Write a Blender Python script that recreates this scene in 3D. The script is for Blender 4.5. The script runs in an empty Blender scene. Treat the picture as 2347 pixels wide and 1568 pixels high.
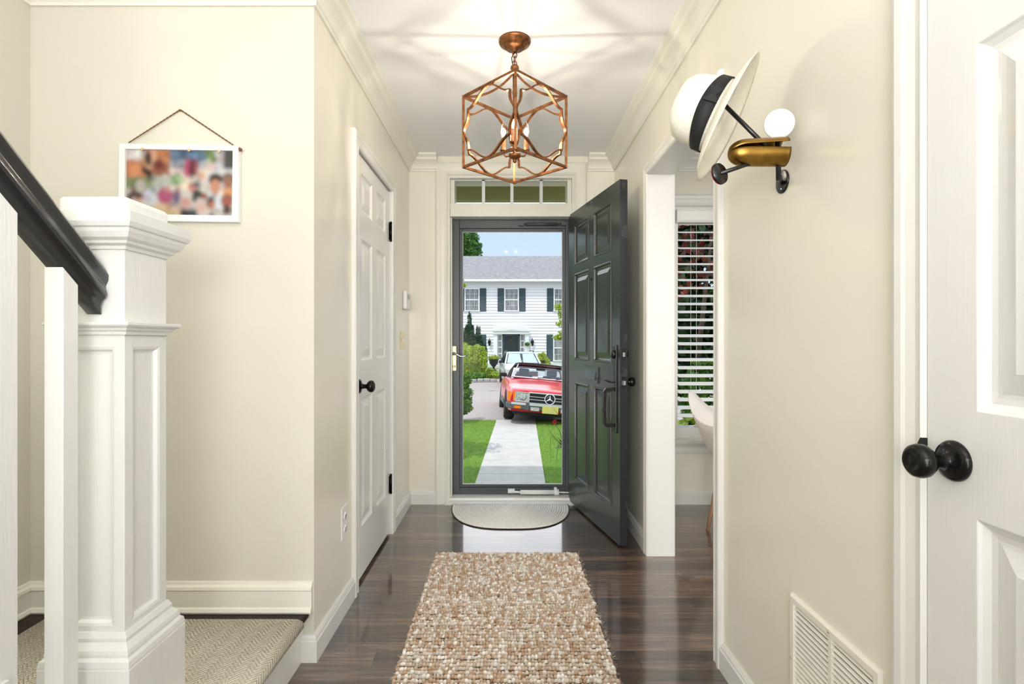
import bpy, bmesh, math, random
import numpy as np
from mathutils import Vector, Matrix
random.seed(7)
S = bpy.context.scene
C = S.collection
PI = math.pi
H = 1.144            # eye height above the hall floor
GZ = -0.62           # ground level outside
D = 3.70             # inner face of the front wall
XL, XR = -0.697, 0.754
CEIL = 2.456

# ---------------------------------------------------------------- camera, sky, sun, added fill lights
cam_d = bpy.data.cameras.new('camera'); cam = bpy.data.objects.new('camera', cam_d); C.objects.link(cam)
cam.location = (0, 0, H); cam.rotation_euler = (PI/2, 0, 0)
cam_d.sensor_width = 36.0; cam_d.lens = 1200/2347*36
cam_d.shift_x = (2347/2-1164)/2347; cam_d.shift_y = 0.0
cam_d.clip_start = 0.02; cam_d.clip_end = 400
S.camera = cam
S.view_settings.view_transform = 'Standard'; S.view_settings.look = 'None'
S.view_settings.exposure = 0.12; S.view_settings.gamma = 1.0; S.view_settings.use_curve_mapping = False

W = bpy.data.worlds.new('world'); S.world = W; W.use_nodes = True
wn, wl = W.node_tree.nodes, W.node_tree.links
wn.clear()
wo = wn.new('ShaderNodeOutputWorld'); wb = wn.new('ShaderNodeBackground')
wt = wn.new('ShaderNodeTexCoord'); ws = wn.new('ShaderNodeSeparateXYZ'); wr = wn.new('ShaderNodeValToRGB')
wr.color_ramp.elements[0].position = 0.0; wr.color_ramp.elements[0].color = (.72, .84, .93, 1)
wr.color_ramp.elements[1].position = 0.55; wr.color_ramp.elements[1].color = (1.1, 1.3, 1.6, 1)
e = wr.color_ramp.elements.new(.21); e.color = (.56, .74, .90, 1)
e = wr.color_ramp.elements.new(.32); e.color = (2.6, 2.65, 2.7, 1)
wnz = wn.new('ShaderNodeTexNoise'); wnz.inputs['Scale'].default_value = 3.0; wnz.inputs['Detail'].default_value = 5
wm = wn.new('ShaderNodeMapRange'); wm.inputs['From Min'].default_value = .5; wm.inputs['From Max'].default_value = .75; wm.inputs['To Max'].default_value = .5
wx = wn.new('ShaderNodeMix'); wx.data_type = 'RGBA'; wx.inputs[7].default_value = (.93, .95, .97, 1)
wl.new(wt.outputs['Generated'], ws.inputs[0]); wl.new(ws.outputs['Z'], wr.inputs[0]); wl.new(wt.outputs['Generated'], wnz.inputs['Vector'])
wl.new(wnz.outputs['Fac'], wm.inputs['Value']); wl.new(wm.outputs[0], wx.inputs[0]); wl.new(wr.outputs[0], wx.inputs[6])
wl.new(wx.outputs[2], wb.inputs['Color']); wb.inputs['Strength'].default_value = 1.0; wl.new(wb.outputs[0], wo.inputs[0])

def lamp(kind, name, loc, energy, col=(1, 1, 1), size=None, direction=None):
    d = bpy.data.lights.new(name, kind); o = bpy.data.objects.new(name, d); C.objects.link(o)
    o.location = loc; d.energy = energy; d.color = col
    if kind == 'AREA': d.shape = 'RECTANGLE'; d.size, d.size_y = size
    if direction is not None: o.rotation_euler = Vector(direction).to_track_quat('-Z', 'Y').to_euler()
    return o
sun = lamp('SUN', 'sun', (0, -5, 12), 2.1, (1, .96, .9), direction=(.28, .50, -.95)); sun.data.angle = .009
lamp('AREA', 'rear_fill_light_left', (-1.9, -7.4, 1.3), 205, (.96, .98, 1), (2.2, 2.0), (.12, 1, .12))  # added fill for the hall from behind; no window is built there
lamp('AREA', 'rear_fill_light_right', (2.2, -7.4, 1.3), 175, (.96, .98, 1), (2.2, 2.0), (-.16, 1, .12))  # added second fill from the rear right, also without a window
lamp('AREA', 'rear_uplight_fill', (0.05, -.9, 1.55), 58, (1, .985, .97), (1.2, 1.2), (0, .62, 1))  # added upward fill to brighten the ceiling; no floor lamp stands here
lamp('AREA', 'upper_stair_fill_light', (-1.3, 0.1, 4.3), 46, (1, .97, .92), (.8, 1.6), (0, .12, -1))  # added unseen fill shining down the stairwell
lamp('AREA', 'dining_room_fill_light', (2.3, 1.6, 2.43), 38, (1, .98, .96), (1.6, 1.6), (0, 0, -1))  # added overhead fill for the dining room, no fixture modelled

# ---------------------------------------------------------------- materials
def srgb(r, g, b):
    f = lambda c: (c/255/12.92) if c/255 <= .04045 else ((c/255+.055)/1.055)**2.4
    return (f(r), f(g), f(b), 1)
def newmat(name):
    m = bpy.data.materials.new(name); m.use_nodes = True
    n = m.node_tree.nodes; b = n['Principled BSDF']; b.inputs['Coat IOR'].default_value = 1.5
    return m, n, m.node_tree.links, b
def mat(name, col, rough=.5, metal=0, noise=0, nscale=8, bump=0, bscale=60, stretch=(1, 1, 1), col2=None, coat=0, spec=.5, nlo=.35, nhi=.65):
    m, n, l, b = newmat(name)
    b.inputs['Base Color'].default_value = col; b.inputs['Roughness'].default_value = rough; b.inputs['Metallic'].default_value = metal
    b.inputs['Specular IOR Level'].default_value = spec; b.inputs['Coat Weight'].default_value = coat; b.inputs['Coat Roughness'].default_value = .08
    tc = n.new('ShaderNodeTexCoord'); mp = n.new('ShaderNodeMapping'); mp.inputs['Scale'].default_value = stretch
    l.new(tc.outputs['Object'], mp.inputs[0])
    if noise or col2:
        t = n.new('ShaderNodeTexNoise'); t.inputs['Scale'].default_value = nscale; t.inputs['Detail'].default_value = 6
        l.new(mp.outputs[0], t.inputs['Vector'])
        mr = n.new('ShaderNodeMapRange'); mr.inputs['From Min'].default_value = nlo; mr.inputs['From Max'].default_value = nhi; l.new(t.outputs['Fac'], mr.inputs['Value'])
        mx = n.new('ShaderNodeMix'); mx.data_type = 'RGBA'
        c2 = col2 or tuple(c*(1-noise) for c in col[:3])+(1,)
        mx.inputs[6].default_value = col; mx.inputs[7].default_value = c2
        l.new(mr.outputs[0], mx.inputs[0]); l.new(mx.outputs[2], b.inputs['Base Color'])
    if bump:
        t2 = n.new('ShaderNodeTexNoise'); t2.inputs['Scale'].default_value = bscale; t2.inputs['Detail'].default_value = 4
        l.new(mp.outputs[0], t2.inputs['Vector'])
        bp = n.new('ShaderNodeBump'); bp.inputs['Strength'].default_value = bump; bp.inputs['Distance'].default_value = .002
        l.new(t2.outputs['Fac'], bp.inputs['Height']); l.new(bp.outputs[0], b.inputs['Normal'])
    return m
def mat_glass(name, tint=(1, 1, 1, 1), refl=.06):
    m, n, l, b = newmat(name); n.remove(b); out = n['Material Output']
    tr = n.new('ShaderNodeBsdfTransparent'); tr.inputs[0].default_value = tint
    gl = n.new('ShaderNodeBsdfGlossy'); gl.inputs['Roughness'].default_value = .02
    mx = n.new('ShaderNodeMixShader'); mx.inputs[0].default_value = refl; l.new(tr.outputs[0], mx.inputs[1]); l.new(gl.outputs[0], mx.inputs[2]); l.new(mx.outputs[0], out.inputs[0])
    return m
def mat_emit(name, col, strength):
    m, n, l, b = newmat(name)
    b.inputs['Emission Color'].default_value = col; b.inputs['Emission Strength'].default_value = strength; b.inputs['Base Color'].default_value = col
    return m
def mat_leaf(name, c1, c2, rough=.5):
    m, n, l, b = newmat(name); g = n.new('ShaderNodeNewGeometry'); mx = n.new('ShaderNodeMix'); mx.data_type = 'RGBA'
    mx.inputs[6].default_value = c1; mx.inputs[7].default_value = c2
    l.new(g.outputs['Random Per Island'], mx.inputs[0]); l.new(mx.outputs[2], b.inputs['Base Color']); b.inputs['Roughness'].default_value = rough
    tl = n.new('ShaderNodeBsdfTranslucent'); ms = n.new('ShaderNodeMixShader'); ms.inputs[0].default_value = .3
    l.new(mx.outputs[2], tl.inputs[0]); l.new(b.outputs[0], ms.inputs[1]); l.new(tl.outputs[0], ms.inputs[2]); l.new(ms.outputs[0], n['Material Output'].inputs[0])
    return m
def mat_attr(name, attr='Col', rough=.8, bump=0, bscale=300):
    m, n, l, b = newmat(name); a = n.new('ShaderNodeAttribute'); a.attribute_name = attr
    l.new(a.outputs['Color'], b.inputs['Base Color']); b.inputs['Roughness'].default_value = rough; b.inputs['Specular IOR Level'].default_value = .3
    if bump:
        tc = n.new('ShaderNodeTexCoord'); t2 = n.new('ShaderNodeTexNoise'); t2.inputs['Scale'].default_value = bscale; l.new(tc.outputs['Object'], t2.inputs['Vector'])
        bp = n.new('ShaderNodeBump'); bp.inputs['Strength'].default_value = bump; bp.inputs['Distance'].default_value = .003; l.new(t2.outputs['Fac'], bp.inputs['Height']); l.new(bp.outputs[0], b.inputs['Normal'])
    return m
def mat_floor():
    m, n, l, b = newmat('dark_oak_boards')
    g = n.new('ShaderNodeNewGeometry'); sp = n.new('ShaderNodeSeparateXYZ'); l.new(g.outputs['Position'], sp.inputs[0])
    def mth(op, a, b2=None, v=None):
        x = n.new('ShaderNodeMath'); x.operation = op
        for i, q in enumerate((a, b2)):
            if q is None: continue
            if isinstance(q, (int, float)): x.inputs[i].default_value = q
            else: l.new(q, x.inputs[i])
        return x.outputs[0]
    row = mth('DIVIDE', sp.outputs['Y'], .057); rf = mth('FLOOR', row); fr = mth('FRACT', row)
    w1 = n.new('ShaderNodeTexWhiteNoise'); w1.noise_dimensions = '1D'; l.new(rf, w1.inputs['W'])
    off = mth('MULTIPLY', w1.outputs['Value'], 3.7); xx = mth('DIVIDE', mth('ADD', sp.outputs['X'], off), .95)
    xf = mth('FLOOR', xx); xr = mth('FRACT', xx)
    cv = n.new('ShaderNodeCombineXYZ'); l.new(rf, cv.inputs[0]); l.new(xf, cv.inputs[1])
    w2 = n.new('ShaderNodeTexWhiteNoise'); w2.noise_dimensions = '3D'; l.new(cv.outputs[0], w2.inputs['Vector'])
    cv2 = n.new('ShaderNodeCombineXYZ'); l.new(mth('MULTIPLY', sp.outputs['X'], 5.0), cv2.inputs[0]); l.new(mth('MULTIPLY', sp.outputs['Y'], 75.0), cv2.inputs[1]); l.new(mth('MULTIPLY', w2.outputs['Value'], 40.0), cv2.inputs[2])
    gn = n.new('ShaderNodeTexNoise'); gn.inputs['Scale'].default_value = 1.0; gn.inputs['Detail'].default_value = 8; gn.inputs['Roughness'].default_value = .65; gn.inputs['Distortion'].default_value = .6; l.new(cv2.outputs[0], gn.inputs['Vector'])
    mr = n.new('ShaderNodeMapRange'); mr.inputs['From Min'].default_value = .3; mr.inputs['From Max'].default_value = .72; l.new(gn.outputs['Fac'], mr.inputs['Value'])
    k = mth('ADD', mth('MULTIPLY', mr.outputs[0], .62), mth('MULTIPLY', w2.outputs['Value'], .38))
    cr = n.new('ShaderNodeValToRGB'); E = cr.color_ramp.elements; E[0].position = .1; E[0].color = srgb(38, 28, 22); E[1].position = .95; E[1].color = srgb(136, 110, 92)
    q = E.new(.5); q.color = srgb(82, 63, 51); l.new(k, cr.inputs[0])
    s1 = mth('LESS_THAN', fr, .035); s2 = mth('LESS_THAN', xr, .003); seam = mth('MAXIMUM', s1, s2)
    mx = n.new('ShaderNodeMix'); mx.data_type = 'RGBA'; l.new(mth('MULTIPLY', seam, .75), mx.inputs[0]); l.new(cr.outputs[0], mx.inputs[6]); mx.inputs[7].default_value = srgb(18, 12, 9)
    l.new(mx.outputs[2], b.inputs['Base Color'])
    b.inputs['Roughness'].default_value = .34; b.inputs['Specular IOR Level'].default_value = .5
    b.inputs['Coat Weight'].default_value = 1; b.inputs['Coat Roughness'].default_value = .07; b.inputs['Coat IOR'].default_value = 1.85
    bp = n.new('ShaderNodeBump'); bp.inputs['Strength'].default_value = .25; bp.inputs['Distance'].default_value = .0008
    l.new(mth('SUBTRACT', mth('MULTIPLY', gn.outputs['Fac'], .25), seam), bp.inputs['Height']); l.new(bp.outputs[0], b.inputs['Normal'])
    l.new(bp.outputs[0], b.inputs['Coat Normal'])
    return m
def mat_carpet():
    m, n, l, b = newmat('herringbone_carpet')
    g = n.new('ShaderNodeNewGeometry'); sp = n.new('ShaderNodeSeparateXYZ'); l.new(g.outputs['Position'], sp.inputs[0])
    def mth(op, a, b2=None):
        x = n.new('ShaderNodeMath'); x.operation = op
        for i, q in enumerate((a, b2)):
            if q is None: continue
            if isinstance(q, (int, float)): x.inputs[i].default_value = q
            else: l.new(q, x.inputs[i])
        return x.outputs[0]
    X = mth('SUBTRACT', sp.outputs['X'], sp.outputs['Z'])
    zz = mth('PINGPONG', X, .028)
    d = mth('ADD', mth('MULTIPLY', sp.outputs['Y'], 1.0), mth('MULTIPLY', zz, 1.1))
    st = mth('SINE', mth('MULTIPLY', d, 2*PI/.0145))
    kn = mth('SINE', mth('MULTIPLY', X, 2*PI/.0072))
    nz = n.new('ShaderNodeTexNoise'); nz.inputs['Scale'].default_value = 160
    hgt = mth('ADD', mth('ADD', st, mth('MULTIPLY', kn, .35)), mth('MULTIPLY', nz.outputs['Fac'], 1.2))
    mr = n.new('ShaderNodeMapRange'); mr.inputs['From Min'].default_value = -1.0; mr.inputs['From Max'].default_value = .9; l.new(hgt, mr.inputs['Value'])
    mx = n.new('ShaderNodeMix'); mx.data_type = 'RGBA'; mx.inputs[6].default_value = srgb(232, 220, 196); mx.inputs[7].default_value = srgb(252, 244, 228); l.new(mr.outputs[0], mx.inputs[0])
    l.new(mx.outputs[2], b.inputs['Base Color']); b.inputs['Roughness'].default_value = .95; b.inputs['Specular IOR Level'].default_value = .1
    bp = n.new('ShaderNodeBump'); bp.inputs['Strength'].default_value = .8; bp.inputs['Distance'].default_value = .004; l.new(hgt, bp.inputs['Height']); l.new(bp.outputs[0], b.inputs['Normal'])
    return m

M = {}
M['wall'] = mat('cream_paint', srgb(236, 232, 217), .24, noise=.03, nscale=1.6, bump=.06, bscale=120, spec=.7)
M['wall_stair'] = mat('shaded_cream_paint', srgb(217, 214, 200), .5, noise=.04, nscale=1.6, bump=.06, bscale=120, spec=.3)  # wall paint darkened: the landing's dimmer light is put into the colour
M['ceiling'] = mat('ceiling_paint', srgb(249, 249, 250), .8, noise=.01, nscale=2)
M['trim'] = mat('white_gloss_trim', srgb(230, 229, 224), .28, noise=.02, nscale=3, bump=.04, bscale=40)
M['creamtrim'] = mat('cream_gloss_trim', srgb(234, 232, 220), .3, noise=.02, nscale=3, bump=.04, bscale=40)
M['doorwhite'] = mat('white_door_paint', srgb(229, 229, 226), .16, noise=.02, nscale=3, spec=.8, bump=.12, bscale=30, stretch=(6, 6, .4))
M['newelwhite'] = mat('brushed_white_paint', srgb(226, 226, 223), .3, noise=.025, nscale=6, bump=.25, bscale=26, stretch=(7, 7, .5))
M['floor'] = mat_floor()
M['darkwood'] = mat('dark_stained_wood', srgb(44, 30, 23), .45, noise=.5, nscale=14, stretch=(1, 12, 12), spec=.25)
M['rail'] = mat('black_satin_paint', srgb(28, 28, 30), .28, noise=.25, nscale=8, bump=.08, bscale=30, coat=.4)
M['doordark'] = mat('dark_green_paint', srgb(56, 62, 57), .33, noise=.1, nscale=5, bump=.1, bscale=30, stretch=(6, 6, .4), coat=.3)
M['dooredge'] = mat('chipped_dark_edge_paint', srgb(38, 40, 46), .4, col2=srgb(60, 60, 62), nscale=16, nlo=.62, nhi=.66)
M['storm'] = mat('charcoal_aluminium', srgb(70, 74, 78), .35, noise=.06, nscale=10)
M['black'] = mat('black_hardware', srgb(22, 22, 23), .28, noise=.2, nscale=30)
M['bronze'] = mat('oiled_bronze', srgb(30, 28, 27), .22, metal=.6, noise=.2, nscale=30)
M['brass'] = mat('aged_brass', srgb(160, 124, 58), .34, metal=1, col2=srgb(104, 76, 34), nscale=14, nlo=.4, nhi=.7)
M['brassplate'] = mat('pale_brass', srgb(214, 205, 160), .3, metal=.7, noise=.12, nscale=30)
M['copper'] = mat('antique_copper_leaf', srgb(152, 100, 62), .38, metal=.85, col2=srgb(84, 56, 36), nscale=40, bump=.3, bscale=90, nlo=.42, nhi=.72)
M['glass'] = mat_glass('window_glass', refl=.0015)
M['bulbglass'] = mat_glass('bulb_glass', (1, .96, .88, 1), .1)
M['filament'] = mat_emit('glowing_filament', (1, .93, .84, 1), 620)
M['carpet'] = mat_carpet()
M['plastic'] = mat('white_plastic', srgb(238, 238, 236), .35, noise=.02)
M['chairshell'] = mat('off_white_shell', srgb(246, 238, 232), .4, noise=.02)
M['beech'] = mat('beech_wood', srgb(196, 150, 120), .45, noise=.2, nscale=8, stretch=(10, 10, 1))
M['slat'] = mat('white_blind_slat', srgb(244, 243, 240), .35, noise=.01)
M['straw'] = mat('white_straw_weave', srgb(238, 234, 218), .8, noise=.08, nscale=180, bump=.6, bscale=420)
M['band'] = mat('black_grosgrain', srgb(24, 24, 26), .7, noise=.2, nscale=60, bump=.3, bscale=300)
M['whitedisc'] = mat('matte_white_enamel', srgb(226, 226, 230), .5, noise=.01)
M['redrim'] = mat('red_rubber', srgb(170, 36, 50), .5, noise=.1)
M['steel'] = mat('bright_steel', srgb(210, 212, 214), .2, metal=1, noise=.05)
M['rope'] = mat('jute_rope', srgb(128, 90, 58), .9, noise=.4, nscale=220)
M['frame'] = mat('white_frame_paint', srgb(238, 238, 236), .35, noise=.02)
M['peg'] = mat('pale_peg', srgb(226, 196, 150), .6, noise=.1)
M['photo'] = mat_attr('photo_print', rough=.35)
M['jute'] = mat_attr('jute_yarn', rough=.95, bump=.5, bscale=500)
M['matbraid'] = mat('pale_braid', srgb(252, 250, 246), .9, col2=srgb(232, 228, 220), nscale=160, bump=.5, bscale=350)
M['matedge'] = mat('dark_mat_edge', srgb(60, 56, 54), .9, noise=.3, nscale=100)
M['dark_void'] = mat('duct_shadow_paint', srgb(40, 38, 34), .9)
# outdoors
M['concrete'] = mat('pale_concrete', srgb(196, 192, 184), .85, noise=.12, nscale=5, bump=.3, bscale=80)
M['asphalt'] = mat('worn_asphalt', srgb(176, 166, 158), .9, col2=srgb(146, 136, 130), nscale=60, bump=.5, bscale=150)
M['soil'] = mat('dark_mulch', srgb(70, 52, 38), .95, noise=.4, nscale=30)
M['lawn'] = mat('lawn_turf', srgb(112, 150, 52), .9, col2=srgb(84, 120, 34), nscale=14, bump=.6, bscale=120)
M['grass'] = mat_leaf('grass_blade', srgb(120, 166, 48), srgb(172, 198, 92))
M['siding'] = mat('white_siding', srgb(222, 224, 228), .6, noise=.02, nscale=2)
M['extwhite'] = mat('exterior_white_trim', srgb(222, 223, 224), .5, noise=.02, nscale=2)
M['shingle'] = mat('grey_shingles', srgb(156, 154, 154), .95, col2=srgb(112, 110, 112), nscale=5, bump=.5, bscale=20, stretch=(1, 3, 3), nlo=.3, nhi=.7)
M['shutter'] = mat('dark_green_shutter', srgb(38, 62, 70), .5, noise=.1)
M['housedoor'] = mat('black_green_door', srgb(30, 42, 46), .4, noise=.1)
M['housepane'] = mat('curtained_pane', srgb(150, 152, 154), .3, col2=srgb(96, 100, 104), nscale=3, stretch=(5, 1, .6))
M['stone'] = mat('kerb_stone', srgb(184, 182, 180), .9, noise=.35, nscale=6, bump=.6, bscale=20)
M['red'] = mat('red_car_paint', srgb(214, 28, 38), .25, noise=.03, nscale=2, coat=.5)
M['carwhite'] = mat('white_car_paint', srgb(236, 238, 240), .22, noise=.02, nscale=2, coat=1)
M['rubber'] = mat('tyre_rubber', srgb(30, 29, 28), .8, noise=.2, nscale=30)
M['softtop'] = mat('black_canvas_top', srgb(34, 33, 36), .85, noise=.2, nscale=60)
M['chrome'] = mat('chrome', srgb(232, 234, 238), .3, metal=.55, noise=.02)
M['carblack'] = mat('black_car_trim', srgb(24, 25, 27), .5, noise=.1)
M['cargrey'] = mat('grey_rubber_bumper', srgb(86, 92, 98), .55, noise=.1)
M['amber'] = mat('amber_lens', srgb(240, 130, 20), .2, noise=.08, nscale=40)
M['lens'] = mat('headlamp_glass', srgb(206, 210, 200), .12, col2=srgb(150, 156, 148), nscale=30)
M['plate'] = mat('yellow_number_plate', srgb(222, 206, 96), .5, col2=srgb(200, 196, 130), nscale=12)
M['carglass'] = mat_glass('car_glass', (.80, .88, .90, 1), .12)
M['sunshade'] = mat('silver_sunshade', srgb(232, 240, 244), .35, metal=.3, noise=.1, nscale=8)
M['leather'] = mat('dark_leather', srgb(34, 34, 38), .5, noise=.15)
M['leaf_bright'] = mat_leaf('bright_leaf', srgb(112, 150, 36), srgb(196, 206, 84))
M['leaf_mid'] = mat_leaf('mid_leaf', srgb(58, 104, 36), srgb(120, 158, 60))
M['leaf_dark'] = mat_leaf('conifer_leaf', srgb(20, 52, 34), srgb(64, 104, 66))
M['leaf_tree'] = mat_leaf('tree_leaf', srgb(34, 78, 22), srgb(96, 150, 52))
M['leaf_red'] = mat_leaf('maple_leaf', srgb(58, 20, 16), srgb(140, 58, 40))
M['leaf_deep'] = mat_leaf('evergreen_leaf', srgb(16, 36, 16), srgb(52, 84, 40))  # dark green evergreen foliage
M['leaf_agave'] = mat_leaf('spiky_leaf', srgb(16, 40, 24), srgb(46, 84, 40))
M['bark'] = mat('bark', srgb(84, 68, 54), .95, noise=.4, nscale=12, bump=.6, bscale=30)
M['petal'] = mat_leaf('red_petal', srgb(176, 24, 40), srgb(216, 60, 70))
M['pot'] = mat('dark_iron_pot', srgb(44, 42, 44), .6, noise=.2)
M['olive'] = mat('olive_porch_paint', srgb(176, 166, 116), .7, noise=.08)
M['bluecar'] = mat('dark_blue_car_paint', srgb(34, 48, 66), .25, noise=.05, coat=1)

# ---------------------------------------------------------------- mesh helpers
class MB:
    def __init__(s): s.v = []; s.f = []; s.mi = []; s.sm = []; s.cur = 0; s.smooth = False
    def add(s, vs, fs, smooth=None):
        k = len(s.v); s.v += [tuple(p) for p in vs]
        for f in fs: s.f.append(tuple(i+k for i in f)); s.mi.append(s.cur); s.sm.append(s.smooth if smooth is None else smooth)
        return s
    def box(s, x0, x1, y0, y1, z0, z1):
        v = [(x, y, z) for z in (z0, z1) for y in (y0, y1) for x in (x0, x1)]
        return s.add(v, [(0, 2, 3, 1), (4, 5, 7, 6), (0, 1, 5, 4), (2, 6, 7, 3), (0, 4, 6, 2), (1, 3, 7, 5)], False)
    def prism(s, poly, axis, a, b):
        n = len(poly)
        def P(p, t): return {'x': (t, p[0], p[1]), 'y': (p[0], t, p[1]), 'z': (p[0], p[1], t)}[axis]
        v = [P(p, a) for p in poly]+[P(p, b) for p in poly]
        return s.add(v, [tuple(range(n))[::-1], tuple(range(n, 2*n))]+[(i, (i+1) % n, (i+1) % n+n, i+n) for i in range(n)], False)
    def tube(s, pts, r, n=8, closed=False, caps=True, up=None, flat=None):
        pts = [Vector(p) for p in pts]; m = len(pts); rs = r if isinstance(r, (list, tuple)) else [r]*m
        vs = []; U = None
        for i, p in enumerate(pts):
            a = pts[i-1] if (i > 0 or closed) else p; b = pts[(i+1) % m] if (i < m-1 or closed) else p
            t = (b-a).normalized() if (b-a).length > 1e-9 else Vector((0, 0, 1))
            if U is None:
                ref = Vector(up) if up else (Vector((0, 0, 1)) if abs(t.z) < .9 else Vector((1, 0, 0)))
                U = ref-t*ref.dot(t)
            else: U = (Vector(up) if up else U); U = U-t*U.dot(t)
            if U.length < 1e-6: U = t.orthogonal()
            U = U.normalized(); V = t.cross(U)
            if flat:
                # rectangular section: flat = (half in U, half in V)
                hu, hv = flat
                for cu, cv in ((-1, -1), (1, -1), (1, 1), (-1, 1)): vs.append(p+U*cu*hu+V*cv*hv)
            else:
                for j in range(n): q = 2*PI*j/n; vs.append(p+(U*math.cos(q)+V*math.sin(q))*rs[i])
        k = 4 if flat else n; fs = []
        for i in range(m if closed else m-1):
            i2 = (i+1) % m
            for j in range(k): fs.append((i*k+j, i*k+(j+1) % k, i2*k+(j+1) % k, i2*k+j))
        if caps and not closed: fs += [tuple(range(k))[::-1], tuple(range((m-1)*k, m*k))]
        return s.add(vs, fs, not flat)
    def lathe(s, prof, c=(0, 0, 0), ax=(0, 0, 1), n=24, sc=(1, 1), caps=True):
        ax = Vector(ax).normalized(); U = ax.orthogonal().normalized()
        if abs(ax.z) > .99: U = Vector((1, 0, 0))
        V = ax.cross(U); c = Vector(c); vs = []; fs = []
        for (r, z) in prof:
            for j in range(n): q = 2*PI*j/n; vs.append(c+ax*z+(U*math.cos(q)*sc[0]+V*math.sin(q)*sc[1])*r)
        for i in range(len(prof)-1):
            for j in range(n): fs.append((i*n+j, i*n+(j+1) % n, (i+1)*n+(j+1) % n, (i+1)*n+j))
        if caps: fs += [tuple(range(n))[::-1], tuple(range((len(prof)-1)*n, len(prof)*n))]
        return s.add(vs, fs, True)
    def ball(s, c, r, n=12, m=8, sc=(1, 1, 1)):
        c = Vector(c); vs = []; fs = []
        for i in range(m+1):
            t = PI*i/m
            for j in range(n): q = 2*PI*j/n; vs.append((c.x+r*sc[0]*math.sin(t)*math.cos(q), c.y+r*sc[1]*math.sin(t)*math.sin(q), c.z+r*sc[2]*math.cos(t)))
        for i in range(m):
            for j in range(n): fs.append((i*n+j, (i+1)*n+j, (i+1)*n+(j+1) % n, i*n+(j+1) % n))
        return s.add(vs, fs, True)
    def mould(s, path, prof, N=(0, 0, 1), closed=False):
        """sweep profile (a in-plane to the left of travel, b along N) along a planar path with mitres"""
        N = Vector(N); P = [Vector(p) for p in path]; m = len(P); vs = []; k = len(prof)
        for i in range(m):
            t1 = (P[i]-P[i-1]).normalized() if (i > 0 or closed) else None
            t2 = (P[(i+1) % m]-P[i]).normalized() if (i < m-1 or closed) else None
            if t1 is None: t1 = t2
            if t2 is None: t2 = t1
            n1, n2 = N.cross(t1), N.cross(t2); b = (n1+n2).normalized(); b = b/max(.2, b.dot(n1))
            for (a, h) in prof: vs.append(P[i]+b*a+N*h)
        fs = []
        for i in range(m if closed else m-1):
            i2 = (i+1) % m
            for j in range(k): fs.append((i*k+j, i*k+(j+1) % k, i2*k+(j+1) % k, i2*k+j))
        if not closed: fs += [tuple(range(k))[::-1], tuple(range((m-1)*k, m*k))]
        return s.add(vs, fs, False)
    def gface(s, O, U, V, N, xs, ys, cells=(), rings=()):
        O, U, V, N = Vector(O), Vector(U), Vector(V), Vector(N)
        P = lambda x, y, d=0: O+U*x+V*y+N*d
        for i in range(len(xs)-1):
            for j in range(len(ys)-1):
                x0, x1, y0, y1 = xs[i], xs[i+1], ys[j], ys[j+1]
                if (i, j) not in cells: s.add([P(x0, y0), P(x1, y0), P(x1, y1), P(x0, y1)], [(0, 1, 2, 3)], False); continue
                vs = []; rr = [(0, 0)]+list(rings)
                for (a, d) in rr: vs += [P(x0+a, y0+a, d), P(x1-a, y0+a, d), P(x1-a, y1-a, d), P(x0+a, y1-a, d)]
                fs = []
                for q in range(len(rr)-1):
                    for e in range(4): fs.append((q*4+e, q*4+(e+1) % 4, q*4+4+(e+1) % 4, q*4+4+e))
                q = (len(rr)-1)*4; fs.append((q, q+1, q+2, q+3)); s.add(vs, fs, False)
        return s
    def xf(s, mtx, start=0):
        s.v[start:] = [tuple(mtx @ Vector(p)) for p in s.v[start:]]; return s
def wloc(o):
    v = Vector((0, 0, 0))
    while o: v += o.location; o = o.parent
    return v
def obj(name, mb, m=None, parent=None, world=True, bevel=0, seg=2, kind=None, weld=True):
    me = bpy.data.meshes.new(name)
    me.from_pydata(mb.v, [], mb.f)
    mats = m if isinstance(m, (list, tuple)) else [m]
    for x in mats: me.materials.append(x)
    me.polygons.foreach_set('material_index', mb.mi); me.polygons.foreach_set('use_smooth', mb.sm)
    if weld:
        b = bmesh.new(); b.from_mesh(me); bmesh.ops.remove_doubles(b, verts=b.verts, dist=1e-5); bmesh.ops.recalc_face_normals(b, faces=b.faces); b.to_mesh(me); b.free()
    me.update()
    o = bpy.data.objects.new(name, me); C.objects.link(o)
    if parent:
        o.parent = parent
        if world: o.location = -wloc(parent)
    if bevel:
        md = o.modifiers.new('bevel', 'BEVEL'); md.width = bevel; md.segments = seg; md.limit_method = 'ANGLE'; md.angle_limit = math.radians(35)
        md.harden_normals = False
    if kind: o['kind'] = kind
    return o
def tag(o, label, cat, group=None, kind=None):
    o['label'] = label; o['category'] = cat
    if group: o['group'] = group
    if kind: o['kind'] = kind
    return o
def thing(name, label, cat, loc=(0, 0, 0), rz=0, group=None, kind=None):
    o = bpy.data.objects.new(name, None); C.objects.link(o); o.location = loc; o.rotation_euler = (0, 0, rz); o.empty_display_size = .1
    return tag(o, label, cat, group, kind)
def struct(name, mb, m, bevel=0): return obj(name, mb, m, bevel=bevel, kind='structure')
def copy_tree(o, parent=None):
    c = o.copy(); C.objects.link(c); c.parent = parent
    for ch in [x for x in bpy.data.objects if x.parent == o]: copy_tree(ch, c)
    return c
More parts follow.
